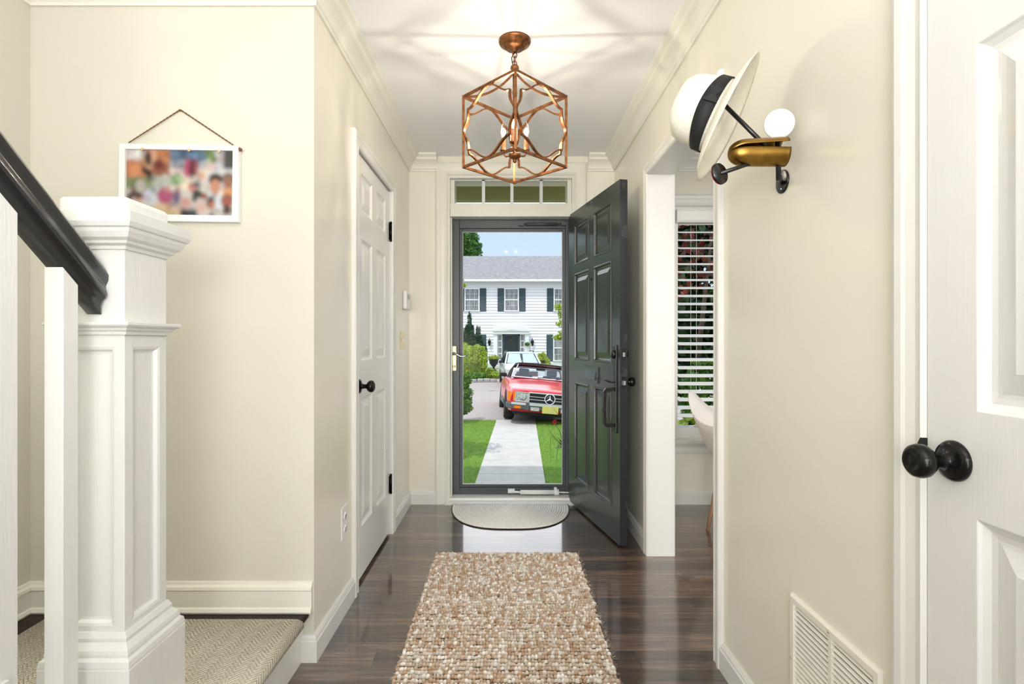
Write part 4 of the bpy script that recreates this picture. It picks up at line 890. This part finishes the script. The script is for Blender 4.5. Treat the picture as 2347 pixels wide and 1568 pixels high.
# ---- plants
def plant(name, label, cat, base, blobs, n, size, m, seed, stem=.05, group=None, partname='foliage', **k):
    t = thing(name, label, cat, base, group=group)
    leaves(partname, blobs, n, size, m, t, seed, **k)
    top = max(b[2] for b in blobs); c = blobs[0]
    obj('stem', MB().tube([base, ((base[0]+c[0])/2+.02, (base[1]+c[1])/2, (base[2]+top)/2), (c[0], c[1], top)], [stem, stem*.7, stem*.3], 8), M['bark'], t)
    return t
def pb(x, y, Y, rx, rz, ry=None):   # blob from pixel centre and pixel radii
    c = PX(x, y, Y); return (c[0], Y, c[2], rx*Y/1200, ry or rx*Y/1200, rz*Y/1200)
plant('azalea_shrub', 'low leafy shrub beside the lawn, nearest on the left', 'shrub', PX(1054, 955, 11.5)[:2]+(GZ,), [pb(1058, 905, 11.5, 25, 34), pb(1064, 872, 11.6, 16, 20), pb(1052, 930, 11.4, 30, 24)], 8000, .020, M['leaf_mid'], 3)
plant('lime_shrub', 'bright yellow-green shrub in front of the conifer', 'shrub', PX(1072, 880, 25)[:2]+(GZ,), [pb(1066, 832, 25, 30, 36), pb(1092, 810, 25.4, 22, 22), pb(1084, 850, 25.2, 26, 24), pb(1058, 800, 25.2, 18, 16), pb(1106, 836, 25, 12, 22)], 15000, .042, M['leaf_bright'], 4)
plant('hosta_clump', 'low blue-green leafy clump behind the kerb stones', 'plant', PX(1088, 880, 23.9)[:2]+(GZ,), [pb(1082, 864, 23.9, 26, 9), pb(1105, 862, 24, 13, 8)], 3000, .05, M['leaf_mid'], 5, stem=.02)
plant('low_hedge', 'low bright green hedge leading to the white house door', 'hedge', (PX(1130, 870, 25.4)[0], 25.4, GZ), [pb(1132, 860, 25.4, 18, 8), pb(1122, 853, 26.2, 11, 9)], 3600, .045, M['leaf_bright'], 6, stem=.02)
plant('tall_conifer', 'tall dark green pointed conifer at the left of the house', 'tree', PX(1078, 850, 29)[:2]+(GZ,), [pb(1078, 815, 29, 17, 40), pb(1077, 770, 29, 11, 34), pb(1076, 738, 29, 5, 26), pb(1098, 800, 29, 12, 34), pb(1096, 770, 29, 7, 24), pb(1110, 820, 29, 8, 34), pb(1066, 790, 29, 8, 40)], 16000, .055, M['leaf_dark'], 7, stem=.12, aspect=.35)
plant('round_bush', 'rounded light green bush right of the white house door', 'shrub', PX(1246, 850, 32)[:2]+(GZ,), [pb(1243, 826, 32, 13, 17), pb(1252, 834, 32, 9, 14)], 5000, .05, M['leaf_bright'], 8)
# background tree behind the roof
t = thing('shade_tree', 'leafy green tree rising behind the roof of the white house', 'tree', (PX(1070, 0, 52)[0], 52, GZ))
leaves('crown', [pb(1080, 566, 52, 24, 22), pb(1070, 545, 52, 26, 24), pb(1052, 570, 52, 40, 40), pb(1092, 580, 52, 14, 12), pb(1060, 620, 52, 44, 40)], 22000, .10, M['leaf_tree'], t, 9)
obj('trunk', MB().tube([(t.location.x, 52, GZ), (t.location.x, 52, 9)], [.4, .15], 8), M['bark'], t)
# branch hanging in at the right (small tree near the driveway, trunk outside the view)
t = thing('dogwood_tree', 'small yellow-green leafed tree whose branches enter the view at right', 'tree', (2.55, 17.5, GZ))
leaves('foliage', [pb(1283, 704, 17.5, 14, 10), pb(1290, 720, 17.5, 12, 14), pb(1284, 742, 17.5, 10, 8), pb(1279, 774, 17.5, 13, 7), pb(1292, 770, 17.5, 16, 14), pb(1300, 735, 17.5, 16, 40), pb(1330, 730, 17.5, 34, 50)], 7000, .036, M['leaf_bright'], t, 10, shell=.2)
o = MB().tube([(2.55, 17.5, GZ), (2.5, 17.5, .8), (2.4, 17.5, 1.6), (2.2, 17.5, 2.3)], [.08, .06, .04, .02], 8)
for a in ((1270, 705), (1268, 775), (1285, 742)): p = PX(*a, 17.5); o.tube([(2.45, 17.5, p[2]-.25), ((2.45+p[0])/2, 17.5, p[2]-.02), p], [.025, .015, .006], 6)
obj('trunk', o, M['bark'], t)
t = thing('maple_twig_tree', 'yellow leaf cluster touching the view by the upper left window', 'tree', (-1.75, 18.0, GZ))
leaves('foliage', [pb(1064, 655, 17, 6, 5), pb(1050, 650, 17, 16, 14)], 320, .04, M['leaf_bright'], t, 12, shell=.2)
obj('trunk', MB().tube([(-1.75, 18, GZ), (-1.72, 17.8, 1.5), (-1.6, 17, 2.9)], [.05, .04, .012], 8), M['bark'], t)
# tree left of the walk that shades the lawn (trunk outside the view)
t = thing('crab_apple_tree', 'leafy tree left of the walk, casting shade on the lawn', 'tree', (-2.6, 7.4, GZ))
leaves('crown', [(-1.85, 7.2, 1.9, .9, .8, .5), (-2.6, 7.6, 2.2, .9, .9, .6), (-1.15, 7.55, 1.75, .35, .3, .16)], 5200, .06, M['leaf_tree'], t, 13)
obj('trunk', MB().tube([(-2.6, 7.4, GZ), (-2.55, 7.4, .8), (-2.2, 7.3, 1.8)], [.09, .07, .03], 8), M['bark'], t)
# potted flower at the right of the walk
fp = thing('potted_flower', 'spiky dark plant with a red flower at the storm door\'s right edge', 'potted plant', (.74, 6.0, GZ))
obj('pot', MB().lathe([(.09, 0), (.12, .03), (.13, .40), (.15, .54), (.16, .56), (.14, .56), (.13, .52), (0, .52)], (.77, 6.0, GZ), (0, 0, 1), 24), M['pot'], fp)
o = MB(); random.seed(3)
cP = Vector((.655, 5.95, GZ+.56))
for i in range(80):
    a = random.uniform(0, 2*PI); L_ = random.uniform(.10, .20); el = random.uniform(.2, 1.3); d = Vector((math.cos(a)*math.cos(el), math.sin(a)*math.cos(el), math.sin(el)))
    w_ = d.cross(Vector((0, 0, 1))).normalized()*.008; p0 = cP; p1 = cP+d*L_*.6; p2 = cP+d*L_+Vector((0, 0, -.03))
    o.add([p0-w_*.5, p0+w_*.5, p1+w_, p1-w_, p2], [(0, 1, 2, 3), (3, 2, 4)])
obj('spiky_leaves', o, M['leaf_agave'], fp)
o = MB()
for tgt, mid in (((1258, 985), (1268, 1000)), ((1270, 972), (1281, 985)), ((1262, 1060), (1262, 1000)), ((1275, 1055), (1280, 1020)), ((1268, 935), (1286, 960))):
    p = Vector(PX(*tgt, 5.9)); q = Vector(PX(*mid, 5.95)); o.tube([cP, q, p], [.004, .003, .0015], 5)
obj('stalk', o, M['leaf_agave'], fp)
c = PX(1271, 967, 5.9); o = MB()
for i in range(26):
    d = Vector((random.gauss(0, 1), random.gauss(0, 1), random.gauss(0, .7))).normalized(); u = d.orthogonal().normalized()*.012; w_ = d.cross(u).normalized()*.012; p = Vector(c)+d*.026
    o.add([p-u, p+w_, p+u, p-w_], [(0, 1, 2, 3)])
obj('red_blossom', o, M['petal'], fp)['label'] = 'red blossom'

# ---- house across the street
HY = 36.5; hx = lambda x: (x-1164)*HY/1200; hz = lambda y: H-(y-784)*HY/1200
h = thing('colonial_house', 'white two-storey clapboard house with dark shutters across the driveway', 'house', (0.5, HY, GZ))
o = MB(); ex = .205; top = hz(652); nb = int((top-GZ-.3)/ex)
poly = []
for i in range(nb+1):
    z = GZ+.3+i*ex; poly += [(HY-.05, z), (HY-.005, min(z+ex, top))]
poly += [(HY+.25, top), (HY+.25, GZ), (HY-.002, GZ)]
o.prism(poly, 'x', -9.5, 10.5); o.box(-9.5, 10.5, HY+.25, HY+7.5, GZ, top)
obj('clapboard_wall', o, M['siding'], h)
obj('frieze_board', MB().box(-9.6, 10.6, HY-.06, HY+.02, top-.18, top+.13), M['extwhite'], h)
ez = hz(643); rz_ = 1.144+(784-587)*40.5/1200
obj('roof', MB().prism([(HY-.5, ez), (HY-.5, ez+.06), (40.5, rz_), (45, ez), (HY, ez-.05)], 'x', -10, 11), M['shingle'], h)
obj('gutter', MB().box(-10, 11, HY-.60, HY-.45, ez-.12, ez+.03).box(-10, 11, HY-.5, HY, ez-.14, ez-.10), M['extwhite'], h)
def hwin(x0, x1, y0, y1, sh=True, lights=(4, 4)):
    a, b, zt_, zb = hx(x0), hx(x1), hz(y0), hz(y1); o = MB(); y = HY-.10
    o.box(a, a+.07, y, HY+.02, zb, zt_); o.box(b-.07, b, y, HY+.02, zb, zt_); o.box(a+.001, b-.001, y-.006, HY+.019, zt_-.07, zt_+.006); o.box(a-.04, b+.04, y-.03, HY+.02, zb, zb+.07); zm = (zt_+zb)/2; o.box(a, b, y+.01, HY-.03, zm-.035, zm+.035)
    for s_ in (1, 2): xm = a+(b-a)*s_/3; o.box(xm-.009, xm+.009, y+.02, HY, zb, zt_)
    for s_ in (1, 3): zz_ = zb+(zt_-zb)*s_/4; o.box(a, b, y+.02, HY, zz_-.009, zz_+.009)
    w_ = obj('window', o, M['extwhite'], h); obj('pane', MB().box(a+.05, b-.05, HY-.056, HY, zb+.05, zt_-.05), M['housepane'], w_)
    if sh:
        for (sa, sb) in ((a-.47, a-.03), (b+.03, b+.47)):
            o = MB().box(sa, sb, HY-.07, HY-.02, zb, zt_)
            for q0, q1 in ((zb+.06, zm-.04), (zm+.04, zt_-.06)):
                for r in range(12): z_ = q0+(q1-q0)*r/12; o.prism([(HY-.07, z_), (HY-.085, z_), (HY-.07, z_+(q1-q0)/13)], 'x', sa+.05, sb-.05)
            obj('shutter', o, M['shutter'], h)
hwin(1156, 1189, 661, 714); hwin(1065, 1099, 661, 714); hwin(1269, 1303, 661, 714); hwin(1268, 1302, 767, 828); hwin(976, 1010, 661, 714); hwin(1065, 1099, 767, 828); hwin(1358, 1392, 661, 714)
# doorway
def hb(x0, x1, y0, y1, d0, d1): return MB().box(hx(x0), hx(x1), HY-d1, HY-d0, hz(y1), hz(y0))
base_y = 841
obj('door_surround', hb(1131, 1140, 764, base_y, 0, .25), M['extwhite'], h); obj('door_surround', hb(1203, 1212, 764, base_y, 0, .25), M['extwhite'], h)
obj('entablature', hb(1130, 1213, 759, 766, 0, .35), M['extwhite'], h)
o = MB(); cxh, zb = hx(1171.5), hz(759); R_ = hx(1213)-cxh+.03; pts = []
for q in range(25): a = PI*q/24; pts.append((cxh+R_*math.cos(a), zb+hz(740)-zb if False else zb+(hz(740)-zb)*math.sin(a)))
o.prism(pts, 'y', HY-.45, HY); obj('arched_hood', o, M['extwhite'], h)
o = MB()
for q in range(1, 12):
    a = PI*q/12; o.tube([(cxh, HY-.452, zb+.02), (cxh+R_*.9*math.cos(a), HY-.452, zb+(hz(740)-zb)*.9*math.sin(a))], .012, 4)
obj('fan_ribs', o, M['extwhite'], h)
o = hb(1152, 1156, 765, base_y, 0, .12); o.box(hx(1187), hx(1191), HY-.12, HY, hz(base_y), hz(765)); o.box(hx(1152), hx(1191), HY-.12, HY, hz(770), hz(765)); obj('door_casing', o, M['shutter'], h)
fd = obj('front_door', hb(1156, 1187, 770, base_y, 0, .06), M['housedoor'], h)
obj('knocker', MB().ball((hx(1171), HY-.08, hz(781)), .06, 8, 6), M['brass'], fd)
for x0, x1 in ((1141, 1151), (1192, 1202)):
    o = MB(); sw = obj('sidelight', hb(x0, x1, 766, base_y, 0, .08), M['extwhite'], h)
    o = MB()
    for q in range(4): z1_ = hz(768+q*14.5); z0_ = hz(780+q*14.5); o.box(hx(x0+1.5), hx(x1-1.5), HY-.09, HY-.08, z0_, z1_)
    obj('pane', o, M['housepane'], sw)
for x in (1122, 1220):
    c = (hx(x), HY-.2, hz(787)); obj('wall_lantern', MB().lathe([(.02, .32), (.03, .24), (.13, .14), (.11, .12), (.07, -.12), (.03, -.18)], c, (0, 0, 1), 6).tube([(c[0], HY, c[2]+.28), (c[0], HY-.1, c[2]+.36), (c[0], c[1], c[2]+.3)], .02, 6), M['carblack'], h)
st_ = struct('house_step', MB().box(hx(1135), hx(1208), HY-1.2, HY-.05, GZ-.02, GZ+.12), M['concrete'])
u = thing('garden_urn', 'dark iron urn planter of flowers left of the white house door', 'planter', (hx(1129)*.8, 31.5, GZ))
ub = (hx(1129)*.8, 31.5, GZ)
obj('urn', MB().lathe([(.18, 0), (.18, .08), (.07, .14), (.06, .24), (.16, .36), (.26, .50), (.27, .66), (.34, .72), (.28, .72), (0, .68)], ub, (0, 0, 1), 20), M['pot'], u)
leaves('flowers', [(ub[0], ub[1], ub[2]+.82, .36, .36, .14)], 300, .06, M['leaf_bright'], u, 14)
u2 = thing('hanging_basket', 'small green wreath-like plant on the right door column', 'plant', (hx(1208), HY-.48, hz(791)))
leaves('foliage', [(hx(1208), HY-.40, hz(789), .16, .08, .13)], 160, .05, M['leaf_mid'], u2, 15)

# ---- cars
def loft_body(st, zlow, hwf, topf, crown_):
    """st: y stations; hwf(y) half width; topf(y) shoulder height; zlow(y) lower edge"""
    o = MB(); rows = []
    for y in st:
        w_, t_, zl = hwf(y), topf(y), zlow(y); c_ = crown_(y); b_ = .50 if t_ > .62 else t_*.75
        rows.append([(w_*.96, y, zl), (w_*.995, y, max(zl+.01, .42)), (w_, y, max(zl+.02, b_)), (w_*.985, y, t_-.08), (w_*.955, y, t_-.015), (w_*.90, y, t_+c_*.25), (w_*.6, y, t_+c_*.75), (w_*.3, y, t_+c_*.95), (0, y, t_+c_)])
    vs = []
    for r in rows: vs += r+[(-x, y, z) for x, y, z in r[-2::-1]]
    k = len(rows[0])*2-1; fs = [(i*k+j, i*k+j+1, (i+1)*k+j+1, (i+1)*k+j) for i in range(len(rows)-1) for j in range(k-1)]
    fs += [tuple(range(k)), tuple(range((len(rows)-1)*k, len(rows)*k))]
    o.add(vs, fs, True); o.sm[-1] = o.sm[-2] = False; return o
def wheel(name, parent, x, y, r, w_, side):
    t_ = obj(name, MB().lathe([(r*.62, -w_/2), (r*.9, -w_/2), (r, -w_*.36), (r, w_*.36), (r*.9, w_/2), (r*.62, w_/2)], (x, y, r), (1, 0, 0), 28), M['rubber'], parent, False)
    o = MB(); o.lathe([(r*.63, 0), (r*.60, .012), (r*.5, -.012), (r*.3, 0), (r*.12, .014), (0, .016)], (x+side*w_*.36, y, r), (side, 0, 0), 24)
    obj('rim', o, M['chrome'], t_, False); return t_
def interp(xs_, ys2): return lambda y: float(np.interp(y, xs_, ys2))
# red roadster : local y=0 front axle, +y to the rear
rc = thing('red_convertible', 'red classic convertible with black soft top parked nose-on in the driveway', 'car', (.80, 11.95, GZ-.052)); rc.scale = (1.03, 1, 1.04); rc.rotation_euler = (math.radians(-2.6), math.radians(5.2), math.radians(3.0))
FR, RR, r_ = 0.0, 2.46, .315
def zlow(y):
    z = .24
    for c_ in (FR, RR):
        d = abs(y-c_)
        if d < .37: z = max(z, r_+math.sqrt(max(0, .37**2-d*d))*.93)
    return z
sta = sorted(set([-.78, -.74, -.6, -.5]+[round(FR-.37+i*.0925, 4) for i in range(9)]+[.5, .8, 1.2, 1.6, 1.95]+[round(RR-.37+i*.0925, 4) for i in range(9)]+[3.0, 3.3, 3.5, 3.58]))
hwf = interp([-.78, -.6, 0, 1.2, 2.4, 3.3, 3.58], [.80, .855, .89, .878, .89, .86, .80]); topf = interp([-.78, -.7, 0, .9, 1.0, 2.4, 3.3, 3.58], [.64, .675, .76, .845, .86, .86, .80, .70]); crf = interp([-.78, 0, .9, 1.0, 3.5], [.03, .05, .06, .02, .04])
obj('body', loft_body(sta, zlow, hwf, topf, crf), M['red'], rc, False)
obj('underbody', MB().box(-.72, .72, -.65, 3.4, .17, .34), M['carblack'], rc, False)
for s_ in (-1, 1):
    for y in (FR, RR): wheel('wheel', rc, s_*.775, y, r_, .215, s_)
obj('grille', MB().box(-.42, .42, -.80, -.775, .435, .635), M['carblack'], rc, False)
g_ = MB(); g_.box(-.44, .44, -.822, -.775, .628, .655); g_.box(-.43, .43, -.81, -.785, .425, .438)
for z in (.50, .56): g_.box(-.42, .42, -.812, -.80, z-.006, z+.006)
for x in (-.43, .43): g_.box(x-.008, x+.008, -.81, -.785, .43, .64)
obj('grille_trim', g_, M['chrome'], rc, False)
# round star badge
bd = MB(); pts = [(.105*math.cos(a), -.835, .535+.105*math.sin(a)) for a in [2*PI*i/32 for i in range(32)]]; bd.tube(pts, .010, 8, closed=True)
for a in (PI/2, PI/2+2*PI/3, PI/2-2*PI/3):
    c_, s__ = math.cos(a), math.sin(a); bd.add([(-s__*.015, -.836, .535+c_*.015), (s__*.015, -.836, .535-c_*.015), (c_*.102, -.836, .535+s__*.102), (0, -.848, .535)], [(0, 1, 3), (1, 2, 3), (2, 0, 3), (0, 2, 1)])
obj('star_badge', bd, M['chrome'], rc, False)
obj('badge_backing', MB().lathe([(.10, 0), (.10, .008), (0, .008)], (0, -.822, .535), (0, -1, 0), 24), M['carblack'], rc, False)
for s_ in (-1, 1):
    hl = obj('headlamp', MB().box(min(s_*.45, s_*.71), max(s_*.45, s_*.71), -.80, -.74, .445, .635), M['lens'], rc, False, bevel=.012)
    fm = MB(); a0, a1 = sorted((s_*.443, s_*.72)); frame4(fm, a0+.012, a1-.012, .452, .628, a0, a1, .438, .642, -.808, -.75); obj('lamp_surround', fm, M['chrome'], hl, False)
    obj('reflector', MB().lathe([(.075, 0), (.05, .01), (0, .014)], (s_*.56, -.803, .54), (0, -1, 0), 20), M['lens'], hl, False)
    a0, a1 = sorted((s_*.722, s_*.872)); obj('turn_signal', MB().prism([(a0, -.805 if s_ > 0 else -.70), (a1, -.70 if s_ > 0 else -.805), (a1, -.52), (a0, -.52)], 'z', .445, .63), M['amber'], rc, False)
    a0, a1 = sorted((s_*.60, s_*.74)); obj('bumper_lamp', MB().box(a0, a1, -1.005, -.95, .315, .365), M['amber'], rc, False)
    a0, a1 = sorted((s_*.22, s_*.40)); obj('fog_lamp', MB().box(a0, a1, -.99, -.94, .285, .36), M['lens'], rc, False, bevel=.008)
    obj('side_mirror', MB().box(s_*.86-.03 if s_ > 0 else -1.0, 1.0 if s_ > 0 else -.86+.03, .98, 1.03, .90, .985), M['carblack'], rc, False, bevel=.015)
    obj('seat', MB().box(s_*.36-.22, s_*.36+.22, 1.75, 1.88, .5, .98).box(s_*.36-.13, s_*.36+.13, 1.78, 1.86, .98, 1.13), M['leather'], rc, False, bevel=.03)
    obj('side_trim', MB().box(s_*.885-.012, s_*.885+.012, .42, 2.05, .30, .40), M['cargrey'], rc, False)
bm = MB(); bm.mould([(.80, -.55, 0), (.80, -.93, 0), (-.80, -.93, 0), (-.80, -.55, 0)][::-1], [(0, .34), (.05, .345), (.065, .37), (.065, .415), (.05, .43), (0, .43)], (0, 0, -1)) if False else bm.prism([(-.89, -.55), (-.89, -.80), (-.83, -.93), (-.6, -.98), (.6, -.98), (.83, -.93), (.89, -.80), (.89, -.55), (.82, -.55), (.80, -.76), (-.80, -.76), (-.82, -.55)], 'z', .30, .405)
bo_ = obj('front_bumper', bm, M['cargrey'], rc, False, bevel=.012)
obj('bumper_chrome', MB().prism([(-.80, -.947), (-.6, -.99), (.6, -.99), (.80, -.947), (.78, -.90), (-.78, -.90)], 'z', .385, .43), M['chrome'], bo_, False)
for x in (-.47, .47): obj('bumper_guard', MB().box(x-.035, x+.035, -1.01, -.95, .29, .445), M['cargrey'], bo_, False, bevel=.008)
obj('number_plate', MB().box(-.165, .165, -1.015, -1.0, .255, .40), M['plate'], rc, False)
# windscreen & soft top
WB, WT = (.92, .915), (1.42, 1.235)   # (y,z) base, top of the screen
gl = MB().add([(-.70, WB[0], WB[1]), (.70, WB[0], WB[1]), (.53, WT[0], WT[1]), (-.53, WT[0], WT[1])], [(0, 1, 2, 3)]); obj('windscreen', gl, M['carglass'], rc, False)
ft = MB().tube([(-.72, WB[0], WB[1]), (-.54, WT[0], WT[1]), (.54, WT[0], WT[1]), (.72, WB[0], WB[1])], .018, 8, closed=True); obj('windscreen_frame', ft, M['chrome'], rc, False)
o = MB(); prof_ = [(1.42, 1.245, .55), (1.7, 1.285, .58), (2.1, 1.27, .62), (2.45, 1.16, .68), (2.75, .93, .76)]; vs = []
for (y, z, w_) in prof_:
    for q in range(9): a = PI*q/8; vs.append((w_*math.cos(a), y, z-.05+.05*math.sin(a)**.5 if 0 < q < 8 else z-.09))
o.add(vs, [(i*9+j, i*9+j+1, (i+1)*9+j+1, (i+1)*9+j) for i in (0, 1, 2) for j in range(8)], True)
for s_ in (0, 8):    # rear quarter cloth
    o.add([vs[2*9+s_], vs[3*9+s_], vs[4*9+s_], (vs[2*9+s_][0]*1.1, 2.1, .88)], [(0, 1, 2, 3)])
tpo = obj('soft_top', o, M['softtop'], rc, False); md = tpo.modifiers.new('t', 'SOLIDIFY'); md.thickness = .02
obj('roof_header', MB().box(-.55, .55, 1.36, 1.50, 1.232, 1.262), M['softtop'], rc, False, bevel=.01)
obj('rear_window', MB().add([vs[3*9+2], vs[3*9+6], vs[4*9+6], vs[4*9+2]], [(0, 1, 2, 3)]), M['carglass'], rc, False)
obj('rear_view_mirror', MB().box(-.11, .11, 1.25, 1.27, 1.10, 1.16).tube([(0, 1.27, 1.15), (0, 1.36, 1.22)], .01, 6), M['carblack'], rc, False, bevel=.01)
obj('dashboard', MB().box(-.66, .66, 1.0, 1.25, .80, .925), M['leather'], rc, False, bevel=.02)
for x in (-.1, .35): obj('wiper', MB().tube([(x, .90, .93), (x+.32, .96, .955)], .008, 6), M['carblack'], rc, False)
obj('side_glass', MB().add([(-.74, 1.05, .90), (-.70, 2.0, .90), (-.62, 2.0, 1.22), (-.60, 1.45, 1.23)], [(0, 1, 2, 3)]).add([(.74, 1.05, .90), (.70, 2.0, .90), (.62, 2.0, 1.22), (.60, 1.45, 1.23)], [(0, 1, 2, 3)]), M['carglass'], rc, False)

# white SUV behind
sv = thing('white_suv', 'white estate car with roof rails and windscreen sunshade behind the red car', 'car', (.66, 20.6, GZ)); sv.rotation_euler = (0, 0, math.radians(5)); sv.scale = (.9, .9, .9)
FR, RR, r_ = 0, 2.6, .34
sta = sorted(set([-.90, -.86, -.7, -.5]+[round(FR-.40+i*.1, 4) for i in range(9)]+[.55, .8, 1.2, 1.7]+[round(RR-.40+i*.1, 4) for i in range(9)]+[3.2, 3.5, 3.6]))
def zlow(y):
    z = .26
    for c_ in (FR, RR):
        d = abs(y-c_)
        if d < .40: z = max(z, r_+math.sqrt(max(0, .40**2-d*d))*.93)
    return z
hwf = interp([-.9, -.6, 0, 1.5, 3.2, 3.6], [.74, .86, .90, .91, .90, .84]); topf = interp([-.9, -.7, 0, .7, 3.6], [.74, .82, .92, .98, .98]); crf = interp([-.9, 0, .7, .8, 3.6], [.05, .07, .06, .02, .02])
obj('body', loft_body(sta, zlow, hwf, topf, crf), M['carwhite'], sv, False)
obj('underbody', MB().box(-.75, .75, -.7, 3.4, .2, .36), M['carblack'], sv, False)
for s_ in (-1, 1):
    for y in (FR, RR): wheel('wheel', sv, s_*.79, y, r_, .22, s_)
    obj('headlamp', MB().prism([(s_*.50, -.87), (s_*.78, -.80), (s_*.86, -.55), (s_*.74, -.55), (s_*.5, -.75)], 'z', .64, .80), M['lens'], sv, False)
    obj('side_mirror', MB().box(min(s_*.90, s_*1.06), max(s_*.90, s_*1.06), .95, 1.05, 1.0, 1.13), M['carblack'], sv, False, bevel=.03)
    obj('roof_rail', MB().tube([(s_*.60, 1.55, 1.49), (s_*.62, 1.65, 1.545), (s_*.62, 2.9, 1.545), (s_*.60, 3.0, 1.49)], .018, 8), M['carblack'], sv, False)
obj('grille', MB().box(-.45, .45, -.915, -.88, .52, .72), M['carblack'], sv, False); obj('front_bumper', MB().box(-.78, .78, -.98, -.80, .28, .50), M['carwhite'], sv, False, bevel=.04)
bs_ = [(.72, 1.02, .80), (1.45, 1.47, .64), (1.9, 1.50, .63), (3.1, 1.49, .62), (3.5, 1.05, .78)]
o = MB(); vs = []
for y, z, w_ in bs_: vs += [(-w_, y, z), (w_, y, z)]
o.add(vs+[(0, 1.5, 1.50), (0, 3.1, 1.53)], [(2, 3, 5, 4), (4, 5, 7, 6), (6, 7, 9, 8)]); ro = obj('roof', o, M['carwhite'], sv, False); md = ro.modifiers.new('t', 'SOLIDIFY'); md.thickness = .05
obj('windscreen', MB().add([(-.76, .72, 1.0), (.76, .72, 1.0), (.61, 1.43, 1.46), (-.61, 1.43, 1.46)], [(0, 1, 2, 3)]), M['carglass'], sv, False)
obj('sunshade', MB().add([(-.70, .80, 1.02), (-.04, .80, 1.02), (-.06, 1.40, 1.41), (-.57, 1.42, 1.42)], [(0, 1, 2, 3)]).add([(.70, .80, 1.02), (.04, .80, 1.02), (.06, 1.40, 1.41), (.57, 1.42, 1.42)], [(0, 1, 2, 3)]), M['sunshade'], sv, False)
obj('pillar', MB().tube([(-.79, .70, 1.0), (-.63, 1.44, 1.47)], .035, 6), M['carwhite'], sv, False); obj('pillar', MB().tube([(.79, .70, 1.0), (.63, 1.44, 1.47)], .035, 6), M['carwhite'], sv, False)
obj('side_glass', MB().add([(-.83, .85, .99), (-.83, 3.4, .99), (-.64, 3.1, 1.46), (-.64, 1.5, 1.46)], [(0, 1, 2, 3)]).add([(.83, .85, .99), (.83, 3.4, .99), (.64, 3.1, 1.46), (.64, 1.5, 1.46)], [(0, 1, 2, 3)]), mat('tinted_glass', srgb(26, 30, 34), .1), sv, False)

# ---- outside the dining window
plant('japanese_maple', 'dark red-leafed maple outside the dining room window', 'tree', (2.1, 6.4, GZ), [(2.5, 6.4, 2.5, .8, .25, .7), (2.05, 6.4, 2.1, .35, .25, .5)], 420, .05, M['leaf_red'], 21)
plant('yew_tree', 'dense dark evergreen filling the dining room window view', 'tree', (3.0, 8.5, GZ), [(2.9, 8.4, 2.2, 1.3, .6, 1.6), (3.6, 8.6, 3.6, 1.3, .6, 1.4), (2.5, 8.0, 1.3, .5, .5, 1.1), (3.9, 8.2, 1.4, .9, .5, 1.2)], 12000, .09, M['leaf_deep'], 22)
plant('boxwood_shrub', 'bright shrub just below the dining room window', 'shrub', (2.0, 5.3, GZ), [(1.95, 5.3, -.05, .55, .4, .5), (2.7, 5.3, 0, .5, .4, .5)], 2600, .035, M['leaf_bright'], 23)
plant('rhododendron_shrub', 'mid-green shrub behind the boxwood outside the dining window', 'shrub', (2.7, 5.95, GZ), [(2.35, 5.95, .55, .4, .2, .4), (3.0, 5.95, .7, .4, .2, .4)], 2200, .05, M['leaf_mid'], 24)
for o_ in list(bpy.data.objects):
    if o_.name.startswith('flowers'): pass
